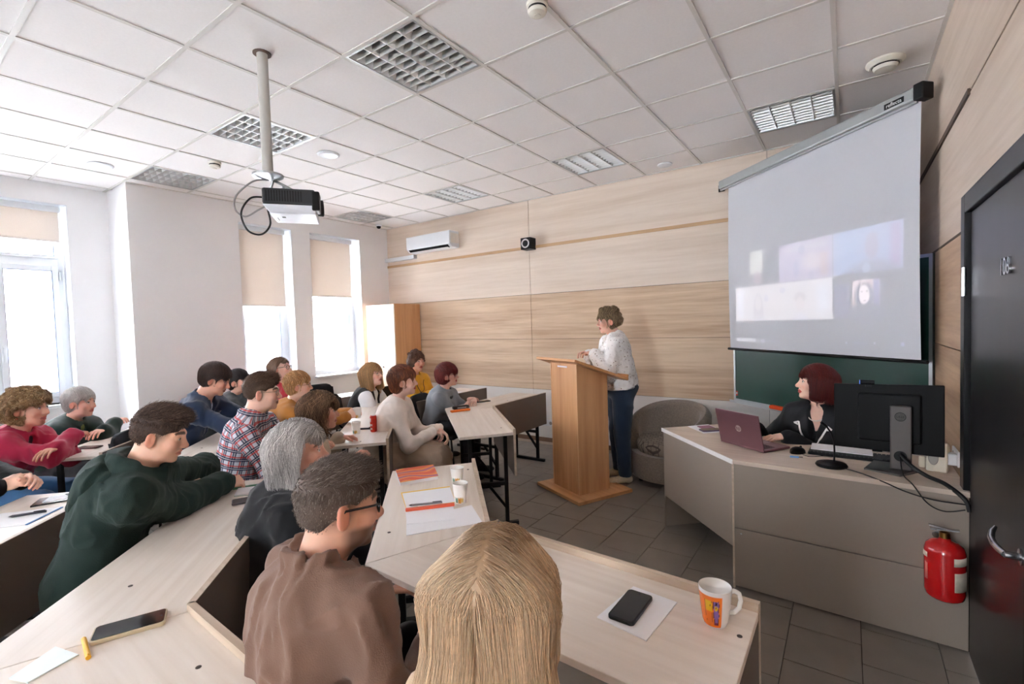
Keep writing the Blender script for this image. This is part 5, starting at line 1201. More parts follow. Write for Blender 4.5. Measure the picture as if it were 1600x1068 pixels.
FOLDROT = np.array([[.8, .36, .48], [-.6, .48, .64], [0, -.8, .6]])
def ik(S_, T_, l1, l2, pole):
    d = T_ - S_; L = np.linalg.norm(d)
    if L > (l1 + l2) * .985: sc = L / ((l1 + l2) * .985); l1 *= sc; l2 *= sc
    u = d / L; a = (l1 * l1 - l2 * l2 + L * L) / (2 * L); hh = math.sqrt(max(l1 * l1 - a * a, 1e-6)); p = np.asarray(pole, float); p = unit(p - u * (p @ u)); return S_ + u * a + p * hh

def add_mesh(name, V_, Q, m, parent, cols=None, attrs=None, smooth=True, label=None, local=True):
    L = np.array(parent.location) if local else 0
    me = mesh_np(name, V_ - L, quads=Q, cols=cols, attrs=attrs, smooth=smooth); me.materials.append(m)
    o = bpy.data.objects.new(name, me); COL.objects.link(o); o.parent = parent
    if label: o['label'] = label
    return o
def join(parts):
    V_, Q, C_, n = [], [], [], 0
    for v, q, c in parts:
        if len(v) == 0: continue
        V_.append(v); Q.append(q + n); C_.append(c); n += len(v)
    return np.concatenate(V_), np.concatenate(Q), np.concatenate(C_)
def glasses(parent, Hp, Rh, m, r=.023, thick=.0016, lens=True, rz=.84, sc=1.0):
    b = MB(); w = lambda x, y, z: tuple(Hp + Rh @ nv(x, y, z) * sc)
    for s in (-1, 1):
        b.tube([w(s * .032 + r * math.cos(2 * PI * k / 20), .098 - .25 * max(0, abs(s * .032 + r * math.cos(2 * PI * k / 20)) - .03), .002 + r * rz * math.sin(2 * PI * k / 20)) for k in range(20)], thick, 6, closed=True)
        b.tube([w(s * .056, .090, .010), w(s * .074, .075, .012), w(s * .082, -.002, .008), w(s * .080, -.025, -.012)], thick * 1.1, 6)
    b.tube([w(-.010, .100, .008), w(0, .103, .010), w(.010, .100, .008)], thick, 6)
    o = b.build('glasses', m, parent, world=True, smooth=True)
    if lens:
        g = MB()
        for s in (-1, 1):
            c = [w(s * .032 + r * .97 * math.cos(2 * PI * k / 16), .098 - .25 * max(0, abs(s * .032 + r * .97 * math.cos(2 * PI * k / 16)) - .03), .002 + r * rz * .97 * math.sin(2 * PI * k / 16)) for k in range(16)]
            g.add(c, [tuple(range(16))])
        L = parent.location; g.v = [(v[0] - L.x, v[1] - L.y, v[2] - L.z) for v in g.v]; g.build('lens', GLASS, o)
    return o
GLB = mat('black_acetate', (20, 20, 22), .25); GLM = mat('thin_metal_frame', (120, 96, 84), .3, .8); GLD = mat('brown_acetate', (70, 40, 34), .3)

def person(lab, head, face, torso, lean=.18, pitch=0, roll=0, fem=True, hair=None, skin=(232, 190, 168), lip=None, brow=None, top=None, bottom=None, wr=None, wl=None, hands=(.35, .35), hd=(None, None),
           hv=.006, bv=.013, s=1.0, hs=1.0, stubble=None, cap=None, stand=False, w=1.0, belly=1.0, seat=True, pole=None, fold=.006, ffreq=(9, 9, 5), skirt=None, shoes=(30, 30, 34), nails=None, legs=None,
           neck=None, vneck=None, collar=None, sleeve=1.0, hip=None, opts=None, hbacks=(None, None), inner=None, bust=1.0):
    opts = opts or {}; rs = np.random.RandomState(abs(int(head[0] * 977 + head[1] * 131)) % 100000)
    Hp = nv(*head); Rh = frame(face[0], face[1], pitch, roll); Rt = frame(torso[0], torso[1]); Rv, Fv, Uz = Rt.T
    lip = lip or ((196, 110, 104) if fem else (190, 130, 116)); brow = brow or (90, 66, 50)
    C7 = Hp + Rh @ nv(0, -.045, -.105) * hs + nv(0, 0, -.055) - Fv * .01
    hz = .56 if not stand else .93
    hipc = nv(C7[0], C7[1], 0) - Fv * lean; hipc[2] = hz if hip is None else hip
    root = thing('person', lab, 'person', (hipc[0], hipc[1], 0)); 
    Us = unit(C7 - hipc); Fs = unit(Fv - Us * (Fv @ Us)); Rs = np.stack([Rv, Fs, Us], 1); TL = np.linalg.norm(C7 - hipc)
    sw = (.158 if fem else .184) * s * (1 + (w - 1) * .6); at = lambda f_, r=0, fw=0: hipc + Us * TL * f_ + Rv * r + Fs * fw
    bend = -.03 * (0 if stand else 1)
    SC = at(.88, 0, -.005)
    sh = {1: SC + Rv * sw + nv(0, 0, -.012), -1: SC - Rv * sw + nv(0, 0, -.012)}
    for k_ in (1, -1):
        tg = wr if k_ == 1 else wl
        if tg is not None: sh[k_] = sh[k_] + Fs * .035 + opts.get('shrug', 0) * nv(0, 0, 1)
    Wt = {1: nv(*wr) if wr is not None else at(.25, .20, .25), -1: nv(*wl) if wl is not None else at(.25, -.20, .25)}
    El = {}
    for k_ in (1, -1):
        pl = (pole or {}).get(k_, Rv * k_ * .55 - Fv * .25 + nv(0, 0, -.9)); El[k_] = nv(*opts['el'][k_]) if k_ in opts.get('el', {}) else ik(sh[k_], Wt[k_], .285 * s, .245 * s, pl)
    # ---- torso and limb volumes
    tors = [elli(at(.02), (.168 * s * w, .115 * s * belly, .115), Rs, k=.06), elli(at(.30, 0, .012 + bend * .5), (.148 * s * w, .108 * s * belly, .15), Rs, k=.08),
            elli(at(.62, 0, bend), (.158 * s * w, .108 * s, .155), Rs, k=.07), elli(at(.80, 0, bend * .6), (.150 * s * w, .092 * s, .10), Rs, k=.06)]
    if fem and bust: tors += [elli(at(.60, k_ * .068 * w, .078), (.066, .056 * bust, .062), Rs, k=.05) for k_ in (1, -1)]
    ncr = .050 if fem else .060
    tors += [cone(at(.88), sh[k_], .060 * s, .046 * s, k=.05) for k_ in (1, -1)] + [cone(at(.97, 0, -.01), sh[k_] + nv(0, 0, .012), .044, .030, k=.05) for k_ in (1, -1)]
    arms = []; fore = []
    ar = 1.0 if fem else 1.08; ar *= opts.get('arm', 1.0)
    for k_ in (1, -1):
        up = cone(sh[k_] - Rv * k_ * .012, El[k_], .045 * ar * s, .040 * ar * s, k=.06); fo = cone(El[k_], Wt[k_], .041 * ar * s, .027 * ar * s, k=.03); arms += [up]; fore += [fo]
    # ---- legs
    lg = []; foot = []; ank = {}
    for k_ in (1, -1):
        hj = hipc + Rv * k_ * .085 * s - nv(0, 0, .03)
        if stand: kn = hj + nv(0, 0, -.40) + Fv * .02 + Rv * k_ * .01; an = nv(kn[0], kn[1], .085) - Fv * .02 + Rv * k_ * .015
        else:
            kd = Fv + Rv * k_ * (.12 if skirt is None else -.05); kn = hj + unit(kd) * .42 * s + nv(0, 0, .0); kn[2] = .50; an = nv(kn[0], kn[1], .09) + Fv * opts.get('shin', .02)
        if legs and k_ in legs: kn, an = nv(*legs[k_][0]), nv(*legs[k_][1])
        lg += [cone(hj, kn, .082 * s * min(w, 1.1), .056 * s, k=.03), cone(kn, an, .054 * s, .040 * s, k=.02)]; ank[k_] = (an, kn)
    # ---- body skin: one continuous mesh (slightly inside the clothes) with a fine head and hands
    f = field_of(tors + arms + fore + lg, bv * 1.15, off=-.010); f.put(cone(at(.95, 0, -.01), Hp + Rh @ nv(0, -.022, -.08) * hs, ncr + .004, ncr, k=.03), -.008)
    V0, Q0 = f.nets(); parts = [(V0, Q0, np.tile(np.array(lin(skin)[:3]), (len(V0), 1)))]
    ntl = Rh.T @ (at(.93, 0, -.005) - Hp) / hs
    hf = head_field(fem, hv, stubble, ntl); hV, hQ = hf.nets(); hc = head_colors(hV, skin, lip, brow, fem, stubble, cap); parts.append((hV * hs @ Rh.T + Hp, hQ, hc))
    for i, k_ in enumerate((1, -1)):
        if opts.get('nohand') == k_ or opts.get('nohands'): continue
        fd = hd[i] if hd[i] is not None else (Wt[k_] - El[k_]); fd = unit(nv(*fd)); bk = nv(*hbacks[i]) if hbacks[i] is not None else nv(0, 0, 1) + Rv * k_ * .3
        parts.append(hand_mesh(Wt[k_], fd, bk, k_, hands[i], max(.0042, hv * .8), skin, nails=nails, s=.98 * s))
    bm_ = join(parts); body = add_mesh('body', *bm_[:2], SKIN, root, cols=bm_[2])
    # ---- eyes are modelled in the head volume; eyelids for near faces come from the same volume
    # ---- garments
    def garment(name, prims, m, off, h, cuts=(), amp=fold, planes=(), label=None, rings=(), attrs=None, fr=ffreq):
        f = field_of(prims, h, off=off)
        for p in rings: f.put(p)
        if amp:
            sd = rs.uniform(0, 20, 3)
            def folds(P_):
                q = (P_ @ Rs) * nv(*fr) + sd; wv = vnoise(P_ * 6 + sd)[..., None]
                n1 = vnoise(q + .9 * wv); n2 = vnoise((q @ FOLDROT) * 1.9 + 1.3 * wv + 5)
                d = amp * (.35 - 1.25 * np.clip(1 - 2.4 * np.abs(n1), 0, 1) ** 1.3 - .55 * np.clip(1 - 2.4 * np.abs(n2), 0, 1) - .5 * wv[..., 0])
                if sleeve > .5 and prims is gp:
                    for k_ in (1, -1):
                        E_, W_, S_ = El[k_], Wt[k_], sh[k_]; u_ = unit(W_ - S_); e1 = unit(np.cross(u_, nv(.3, .2, .9))); e2 = np.cross(u_, e1); r_ = P_ - E_
                        w_ = np.exp(-(r_ ** 2).sum(1) / .15 ** 2) + .8 * np.exp(-((P_ - W_) ** 2).sum(1) / .10 ** 2) + .6 * np.exp(-((P_ - S_) ** 2).sum(1) / .13 ** 2)
                        n3 = vnoise(np.stack([r_ @ u_ * 24, r_ @ e1 * 7, r_ @ e2 * 7], 1) + sd + wv)
                        d = d - amp * 1.3 * w_ * (np.clip(1 - 2.2 * np.abs(n3), 0, 1) - .3)
                return d
            f.displace(folds)
        for p in cuts: f.put(p, sub=True)
        for o_, n_ in planes: f.plane(o_, n_)
        V_, Q = f.nets(); at_ = None
        if attrs: at_ = {'uvw': attrs(V_)}
        return add_mesh(name, V_, Q, m, root, attrs=at_, label=label)
    top = top or {}
    off = top.get('off', .008); neckcut = [cone(at(.93), Hp + Rh @ nv(0, -.022, -.08) * hs, (neck or ncr + .008), (neck or ncr + .008), k=.01)]
    slv = []
    for k_ in (1, -1):
        if sleeve >= .99: e_ = El[k_] + (Wt[k_] - El[k_]) * (.93 if sleeve == 1 else sleeve - .07); slv.append(cone(El[k_], e_, .042 * ar * s, .030 * ar * s + top.get('cuffw', .005), k=.035))
        elif sleeve > .5: e_ = El[k_] + (Wt[k_] - El[k_]) * (sleeve - .5) * 2 * .93; slv.append(cone(El[k_], e_, .043 * ar * s, .036 * ar * s, k=.02))
    gp = tors + arms + slv if sleeve >= 0 else tors
    cuts = list(neckcut)
    vm = None
    if vneck:
        a0 = at(.93, 0, .10); vm = [cone(at(.97, 0, .11), at(vneck[0], 0, .15 * s * belly), vneck[1], .006, k=.008, flat=((Fs), 2.0))]
        cuts += vm
    rings = []
    if collar:
        cen = at(.955, 0, -.004); n_ = unit(Us * .75 + unit(Hp - C7) * .2 + Fs * -.12 + nv(0, 0, .3)); e1 = unit(np.cross(n_, Rv)); e2 = np.cross(e1, n_); N_ = 18
        a0, a1 = collar.get('arc', (0, 360)); pr_ = None
        for i in range(N_ + 1):
            a = math.radians(a0 + (a1 - a0) * i / N_); q = cen + (e1 * math.cos(a) * collar['r'] * 1.0 + e2 * math.sin(a) * collar['r']) + n_ * collar.get('lift', .0) + Us * collar.get('drop', 0) * math.cos(a) * -1
            if pr_ is not None: rings.append(cone(pr_, q, collar['w'], k=.006, flat=(n_, collar.get('tall', 1.8))))
            pr_ = q
    hem = top.get('hem', -.05)
    gtop = None
    if top: gtop = garment(top.get('name', 'sweater'), gp, top['m'], off, bv, cuts, planes=[(at(hem), -Us)], rings=rings, attrs=opts.get('uv') and (lambda V_: opts['uv'](V_, hipc, Us, Rv, Fs, sh, El, Wt)), label=top.get('label'))
    if inner:
        ic = [cone(at(.93), Hp + Rh @ nv(0, -.022, -.08) * hs, ncr + .006, ncr + .006, k=.01)]
        if inner.get('v'): ic.append(cone(at(.97, 0, .11), at(inner['v'][0], 0, .13), inner['v'][1], .006, k=.008, flat=((Fs), 2.0)))
        rg = []
        if inner.get('collar'):
            cen = at(.975, 0, .0); n_ = unit(nv(0, 0, 1) - Fs * .3); e1 = unit(np.cross(n_, Rv)); e2 = np.cross(e1, n_); pr_ = None
            for i in range(17):
                a = 2 * PI * i / 16; q = cen + (e1 * math.cos(a) + e2 * math.sin(a)) * (ncr + .014)
                if pr_ is not None: rg.append(cone(pr_, q, .007, k=.004, flat=(n_, 2.6)))
                pr_ = q
        garment(inner.get('name', 'shirt'), tors, inner['m'], .001, bv * .85, ic, amp=.001, planes=[(at(.25), -Us)], rings=rg)
    if skirt is not None:
        kn = (ank[1][1] + ank[-1][1]) / 2; an = (ank[1][0] + ank[-1][0]) / 2
        sk = [tors[0], tors[1], cone(hipc + nv(0, 0, .01), kn + nv(0, 0, .0), .135 * w, .098, k=.06, flat=(Rv, 1.55)), cone(kn, an + nv(0, 0, .10) + Fv * .03, .098, .115, k=.05, flat=(Rv, 1.6)), cone(hipc + nv(0, 0, -.05) , (hipc + an) / 2 + nv(0, 0, -.08), .14, .12, k=.08, flat=(Rv, 1.45))]
        garment('skirt', sk, skirt['m'], .006, bv * .9, amp=skirt.get('amp', .014), planes=[(an + nv(0, 0, .02), nv(0, 0, -1)), (at(.24), nv(0, 0, 1))], fr=(16, 5, 5))
    else:
        bt_ = bottom or {'m': cloth('dark_trousers', (36, 40, 52))}
        garment('trousers', [tors[0]] + lg, bt_['m'], bt_.get('off', .009), bv, amp=.005, planes=[(at(.22) , nv(0, 0, 1)), (nv(0, 0, .075), nv(0, 0, -1))])
    for k_ in (1, -1):
        an, kn = ank[k_]; fd = unit(nv(Fv[0], Fv[1], 0) + Rv * k_ * .15); tz = np.array(an) * nv(1, 1, 0)
        if an[2] > .3: continue
        sp = [elli(tz + fd * .02 + nv(0, 0, .055 + an[2] - .09), (.042, .065, .045), frame(fd[0], fd[1]), k=.02), elli(tz + fd * .11 + nv(0, 0, .04 + an[2] - .09), (.043, .085, .034), frame(fd[0], fd[1]), k=.025), elli(tz - fd * .035 + nv(0, 0, .045 + an[2] - .09), (.036, .04, .04), frame(fd[0], fd[1]), k=.02)]
        f = field_of(sp, .011); f.plane((0, 0, an[2] - .085), (0, 0, -1)); V_, Q = f.nets(); so = add_mesh('shoe', V_, Q, mat('shoe_%d_%d_%d' % tuple(shoes), shoes, .6, var=.12, scale=60), root)
        if opts.get('sole'):
            f = field_of([elli(tz + fd * .06 + nv(0, 0, .012), (.047, .145, .02), frame(fd[0], fd[1]), k=.01)], .009); f.plane((0, 0, .003), (0, 0, -1)); V_, Q = f.nets(); add_mesh('sole', V_, Q, mat('white_rubber', (226, 222, 214), .6), so)
    # ---- hair
    if hair:
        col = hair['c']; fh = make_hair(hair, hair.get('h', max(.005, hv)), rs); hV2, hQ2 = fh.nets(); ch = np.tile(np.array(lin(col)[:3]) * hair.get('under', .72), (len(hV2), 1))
        if 'grad' in hair: ch = hair['grad'](hV2, ch)
        hp_ = [(hV2, hQ2, ch)]
        if hair.get('n'):
            sV, sQ, sC = grow(fh, hair, hV2, hair['n'], hair['L'], hair.get('seg', 5), hair.get('wd', .0009), rs, col, hair.get('var', .25), tint=hair.get('tint'))
            if 'grad' in hair: sC = hair['grad'](sV, sC)
            hp_.append((sV, sQ, sC))
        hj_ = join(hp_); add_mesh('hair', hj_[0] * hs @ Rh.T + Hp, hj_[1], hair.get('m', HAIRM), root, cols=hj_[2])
    info = dict(root=root, Hp=Hp, Rh=Rh, at=at, Rv=Rv, Fs=Fs, Us=Us, Fv=Fv, hip=hipc, W=Wt, E=El, sh=sh, body=body, garment=garment, ncr=ncr, hs=hs, top=gtop)
    if seat == 'stool':
        stool(hipc[0], hipc[1], 'backless stool under the ' + ' '.join(lab.split()[:11]))
    elif seat and not stand: 
        cs = opts.get('cs', 0) - .02; chair(hipc[0] + Fv[0] * cs, hipc[1] + Fv[1] * cs, Fv[0], Fv[1], 'chair under the ' + lab.replace('person', 'person', 1) if len(lab.split()) < 13 else 'chair under the ' + ' '.join(lab.split()[:11]))
    return info

from mathutils.bvhtree import BVHTree
def surf(P, f_, r, out=.004, frm=.21):
    """point on the front of the upper garment at height f_ along the spine and r to the side"""
    if 'bvh' not in P:
        me = P['top'].data; P['bvh'] = BVHTree.FromPolygons([v.co[:] for v in me.vertices], [tuple(p.vertices) for p in me.polygons])
    L = np.array(P['root'].location); o = P['at'](f_, r, frm) - L; hit = P['bvh'].ray_cast(Vector(o), Vector(-P['Fs']), .6)
    if hit[0] is None: return P['at'](f_, r, .13)
    return np.array(hit[0]) + L + P['Fs'] * out
def strip(P, pts, w, m, name, th=.004):
    """flat band sewn on the front of a garment; pts = [(f, r), ...]"""
    b = MB(); C_ = [Vector(surf(P, f_, r)) for f_, r in pts]; F_ = Vector(P['Fs'])
    for i in range(len(C_) - 1): b.bar(C_[i], C_[i + 1] + (C_[i + 1] - C_[i]) * .08, w, th, up=F_)
    return b.build(name, m, P['root'], world=True)
def lapels(P, m, f0, f1, r0, r1, w=.055):
    for s_ in (-1, 1):
        b = MB(); n = 7; vs = []
        for i in range(n):
            t = i / (n - 1); f_ = f0 + (f1 - f0) * t; ri = s_ * (r0 + (r1 - r0) * t); wd = w * (1 - t) ** .7 * (1.0 if t > .25 else .75 + t) + .004
            a = surf(P, f_, ri, .003); c = surf(P, f_, ri + s_ * wd, .007); vs += [a, c]
        b.add(vs, [(2 * i, 2 * i + 1, 2 * i + 3, 2 * i + 2) for i in range(n - 1)])
        o = b.build('lapel', m, P['root'], world=True, smooth='full'); sd = o.modifiers.new('thickness', 'SOLIDIFY'); sd.thickness = .005; sd.offset = 0
# ================================================================== THE PEOPLE
def L_(head, torso, x, y, z):
    f = unit(nv(torso[0], torso[1], 0)); r = nv(f[1], -f[0], 0); b = nv(head[0], head[1], 0) - f * .06; p = b + r * x + f * y; return (p[0], p[1], z)
D45 = (.707, .707)
NAVY = cloth('navy_trousers', (28, 36, 56)); DARK = cloth('dark_trousers', (34, 36, 44)); JEAN = cloth('blue_denim', (58, 104, 150), bscale=700)
# --- lecturer at the lectern
LACE = bpy.data.materials.new('white_openwork_knit'); LACE.use_nodes = True; _t = LACE.node_tree; _b = _t.nodes['Principled BSDF']; _b.inputs['Roughness'].default_value = .9
_tc = _t.nodes.new('ShaderNodeTexCoord'); _vo = _t.nodes.new('ShaderNodeTexVoronoi'); _vo.inputs['Scale'].default_value = 34; _r = _t.nodes.new('ShaderNodeValToRGB')
_r.color_ramp.elements[0].position = .14; _r.color_ramp.elements[0].color = lin((150, 136, 126)); _r.color_ramp.elements[1].position = .24; _r.color_ramp.elements[1].color = lin((236, 234, 232))
_bp = _t.nodes.new('ShaderNodeBump'); _bp.inputs['Strength'].default_value = .6; _bp.inputs['Distance'].default_value = .01
_t.links.new(_tc.outputs['Object'], _vo.inputs['Vector']); _t.links.new(_vo.outputs['Distance'], _r.inputs[0]); _t.links.new(_r.outputs[0], _b.inputs['Base Color']); _t.links.new(_vo.outputs['Distance'], _bp.inputs['Height']); _t.links.new(_bp.outputs[0], _b.inputs['Normal'])
h = (-1.945, 4.42, 1.59); tf = (-.80, -.60)
P18 = person('woman standing at the lectern in a white openwork cardigan and dark trousers', h, (-.78, -.63), tf, lean=.045, pitch=-4, stand=True, w=1.12, belly=1.28, hair=dict(kind='short', t=.020, c=(134, 112, 88), n=3000, L=.055, seg=5, wd=.0013, var=.3, tint=((188, 164, 124), .35), lift=.3, m=HAIRM2, side=-.2, nape=-.06, ears=True, bumps=70, bs=1.5),
    skin=(226, 178, 156), lip=(190, 86, 84), top=dict(name='cardigan', m=LACE, off=.028, hem=.0), bottom=dict(m=cloth('dark_indigo_trousers', (26, 42, 62)), off=.024), wr=L_(h, tf, .07, .25, 1.265), wl=L_(h, tf, -.06, .22, 1.275), hands=(.55, .45), hd=((-.3, -.5, .15), (-.75, .1, .1)),
    hv=.0055, bv=.011, vneck=(.62, .034), shoes=(206, 190, 164), opts=dict(sole=True), fold=.007)
b = MB(); P = P18; c_ = P['at'](.93, 0, .06)
b.tube([tuple(P['at'](.97, .06 * math.cos(a), .02 + .075 * max(0, -math.sin(a)) + .03) + nv(0, 0, .055 * math.sin(a))) for a in [PI + PI * k / 14 for k in range(15)]], .004, 6)
b.build('bead_necklace', mat('pearl', (236, 224, 214), .2), P['root'], world=True, smooth=True)
b = MB(); b.tube([tuple(P['at'](.60, .022 * math.cos(a), .142) + nv(0, 0, .022 * math.sin(a))) for a in [2 * PI * k / 18 for k in range(18)]], .003, 6, closed=True); b.tube([tuple(P['at'](.90, .05, .085)), tuple(P['at'](.64, .005, .140))], .002, 5); b.tube([tuple(P['at'](.90, -.05, .085)), tuple(P['at'](.64, -.005, .140))], .002, 5)
b.build('pendant', mat('dull_silver', (150, 140, 130), .35, .8), P['root'], world=True, smooth=True)
# --- woman behind the lecturer's desk
h = (-.187, 3.83, 1.125); tf = (-.38, -.92)
NB = cloth('navy_black_suiting', (10, 11, 18), .8, sheen=.05)
P19 = person('woman with a dark red bob in a navy jacket with white piping behind the laptop', h, (-.93, -.36), tf, lean=.06, pitch=7, w=1.08, belly=1.15, hair=dict(kind='bob', t=.018, drop=.085, c=(96, 30, 26), n=3200, L=.15, seg=8, wd=.0012, var=.28, fringe=.040, part=.0, wave=.05, fwd=.0, open=.022),
    skin=(236, 194, 174), lip=(206, 60, 54), top=dict(name='jacket', m=NB, off=.014), vneck=(.42, .050), wr=(-.53, 3.66, .815), wl=(-.34, 3.565, .80), hands=(.4, .35), hd=((-.5, -.75, -.05), (-.85, -.45, -.1)), hv=.0052, bv=.010, nails=(206, 34, 30), sleeve=1.0, fold=.005)
P = P19; WT = mat('white_trim', (236, 234, 232), .7)
for s_ in (-1, 1):
    strip(P, [(.80 - .05 * i, s_ * (.098 - .009 * i)) for i in range(9)], .011, WT, 'white_piping')
    strip(P, [(.80, s_ * .098), (.775, s_ * .125), (.755, s_ * .100)], .010, WT, 'white_piping')
b = MB(); b.tube([tuple(P['at'](.96, .065 * math.cos(a), .045 + .055 * max(0, -math.sin(a))) + nv(0, 0, .05 * math.sin(a))) for a in [PI + PI * k / 14 for k in range(15)]], .004, 6); b.build('pearl_necklace', mat('pearl', (0, 0, 0)), P['root'], world=True, smooth=True)
for k_, nm in ((1, 'cuff'), (-1, 'cuff')):
    e, w_ = P['E'][k_], P['W'][k_]; u = unit(w_ - e); b = MB(); b.tube([tuple(w_ - u * .045), tuple(w_ - u * .030)], .043, 16); b.build('cuff', mat('white_trim', (0, 0, 0)), P['root'], world=True, smooth=True)
e, w_ = P['E'][-1], P['W'][-1]; u = unit(w_ - e); b = MB(); b.tube([tuple(w_ - u * .012), tuple(w_ - u * .002)], .031, 14); b.lathe([(.016, 0), (.016, .008), (0, .008)], 16, tuple(w_ - u * .007 + nv(0, 0, .028)), ax=(0, 0, 1)); b.build('watch', mat('gold_metal', (200, 170, 120), .25, .9), P['root'], world=True, smooth=True)

# --- front row
h = (-.556, .712, 1.070); tf = (-.30, .95)
def roots(V_, c):   # darker regrowth near the crown
    a = np.clip((V_[:, 2] - .055) / .07, 0, 1)[:, None] ** 1.3 * np.clip((.09 - np.abs(V_[:, 0])) / .05, .2, 1)[:, None] * .80; return c * (1 - a) + a * np.array(lin((128, 96, 66))[:3])
P13 = person('woman with long straight blonde hair seen from behind in the foreground', h, (-.36, .93), tf, lean=.02, pitch=-4, hair=dict(kind='long', t=.016, drop=.10, len=.52, w=2.55, c=(206, 176, 142), n=11500, L=.55, seg=12, wd=.0008, var=.15, part=.0, wave=.035, tint=((222, 198, 166), .40), grad=roots, under=.80, fly=1.6, h=.007),
    skin=(232, 190, 168), top=dict(m=cloth('beige_jersey', (196, 170, 140)), off=.008), wr=L_(h, tf, .08, .22, .66), wl=L_(h, tf, -.08, .22, .66), s=.88, w=.88, hv=.0055, bv=.012, seat='stool', opts=dict(el={}))
h = (-1.136, .773, 1.108); tf = (.12, .99)
BRS = cloth('brown_cotton_shirt', (122, 94, 80), .85, .05, .3, 300, .15)
def fade(x, y, z): return np.clip((z + .055) / .05, 0, 1) * np.clip((-y + .035 + .3 * z) / .03, 0, 1) * .72
P12 = person('bearded man in a brown shirt with black glasses seen from behind', h, (.42, .91), tf, lean=.05, pitch=-5, roll=3, fem=False, w=1.0, skin=(222, 172, 148), stubble=(70, 52, 43), brow=(60, 46, 38), cap=(fade, (84, 70, 62)),
    hair=dict(kind='crop', m=HAIRM2, t=.010, c=(98, 85, 77), n=11000, L=.026, seg=3, wd=.0008, var=.30, tint=((140, 130, 124), .25), lift=.12, fz=.02, under=.95, nape=-.045, h=.005, extra=[elli((0, -.050, .038), (.062, .058, .066), k=.03)]),
    top=dict(name='shirt', m=BRS, off=.016, hem=-.10), collar=dict(r=.078, w=.0075, tall=3.2, lift=.062, drop=.004), wr=L_(h, tf, .17, .22, .70), wl=L_(h, tf, -.17, .24, .70), hv=.0048, bv=.0085, fold=.0105, ffreq=(13, 10, 6), sleeve=1.0, seat='stool')
glasses(P12['root'], P12['Hp'], P12['Rh'], GLB, thick=.0030)
h = (-1.956, 1.145, 1.065); tf = (.62, .78)
P11 = person('woman with shaggy silver hair and a black jacket in the front row', h, (.72, .69), tf, lean=.10, pitch=2, hair=dict(kind='shag', t=.022, drop=.125, open=.088, c=(208, 204, 202), n=6000, L=.17, seg=8, wd=.0012, var=.30, fringe=.060, part=.01, wave=.32, tint=((140, 134, 132), .22), under=.72, fwd=-.012, fly=2.2),
    skin=(228, 178, 158), lip=(190, 96, 92), top=dict(name='jacket', m=cloth('black_jacket', (20, 22, 28)), off=.018), wr=L_(h, tf, .14, .26, .72), wl=L_(h, tf, -.14, .26, .72), hv=.005, bv=.010, fold=.009, collar=dict(r=.088, w=.010, tall=2.2, lift=.045), seat='stool')
b = MB(); P = P11
b.tube([tuple(P['at'](.965, .080 * math.cos(a), -.01 + .080 * math.sin(a)) + nv(0, 0, .012 - .02 * math.sin(a))) for a in [2 * PI * k / 24 for k in range(24)]], .013, 8, closed=True); b.build('scarf', cloth('jade_scarf', (70, 160, 120)), P['root'], world=True, smooth=True)
h = (-2.436, 1.381 - .0, 1.026)
h = (-2.936, 1.881, 1.030); tf = (.50, .866)
P10 = person('woman with wavy brown hair and a beige jacket by the aisle', h, (.62, .78), tf, lean=.15, pitch=2, hair=dict(kind='shag', t=.030, drop=.120, open=.07, c=(104, 80, 64), n=4200, L=.15, seg=9, wd=.0014, var=.35, fringe=.050, wave=.75, tint=((168, 134, 104), .28), fly=3.0, under=.6, m=HAIRM2),
    skin=(230, 176, 154), top=dict(name='jacket', m=cloth('beige_jacket', (190, 170, 146)), off=.016), wl=(-3.06, 2.10, .80), wr=L_(h, tf, .20, .22, .70), hv=.0058, bv=.011, hands=(.4, .6), hd=(None, (.25, .9, -.1)), vneck=(.55, .04), inner=dict(m=cloth('black_top', (26, 26, 30))), bottom=dict(m=DARK), seat='stool')
# --- far front row
h = (-3.055, 2.73, 1.139); tf = (.80, .60)
BEIGE = cloth('pale_beige_knit', (228, 215, 205), bscale=240)
P15 = person('woman in a pale knit top and long beige skirt sitting sideways by the aisle', h, (.78, .62), tf, lean=.12, pitch=3, w=1.10, belly=1.32, bust=1.25, hair=dict(kind='short', t=.024, c=(112, 60, 40), n=2600, L=.065, seg=6, wd=.0014, var=.3, tint=((176, 110, 70), .25), lift=.08, fringe=.052, ears=False, nape=-.085, extra=[elli((0, -.055, -.045), (.072, .05, .06), k=.03)]),
    skin=(238, 198, 182), lip=(206, 70, 66), top=dict(m=BEIGE, off=.012, hem=.06), skirt=dict(m=cloth('beige_skirt', (178, 156, 136), .8)), wr=L_(h, tf, .06, .30, .72), wl=L_(h, tf, -.03, .34, .72), hands=(.6, .6), hd=((.0, .8, -.3), (.5, .2, -.4)), hv=.006, bv=.011, shoes=(150, 130, 120), fold=.006, seat='stool')
h = (-3.51, 3.76, 1.062); tf = (.95, .30)
P17 = person('woman with a round dark red bob in a grey blouse at the bent desk', h, (.88, .47), tf, lean=.12, pitch=5, hs=.98, s=.95, hair=dict(kind='short', t=.032, c=(124, 42, 36), n=1800, L=.07, seg=6, wd=.0018, var=.3, lift=.05, fringe=.040, ears=False, nape=-.08, extra=[elli((0, -.05, -.02), (.098, .075, .075), k=.03)]),
    skin=(234, 186, 170), lip=(200, 70, 70), top=dict(name='blouse', m=cloth('grey_blouse', (136, 142, 150)), off=.012), wr=L_(h, tf, -.02, .30, .81), wl=L_(h, tf, .0, .36, .80), hands=(.4, .4), hd=((-.1, 1, 0), (.5, -.8, 0)), hv=.007, bv=.013, sleeve=.75, opts=dict(cs=.12))
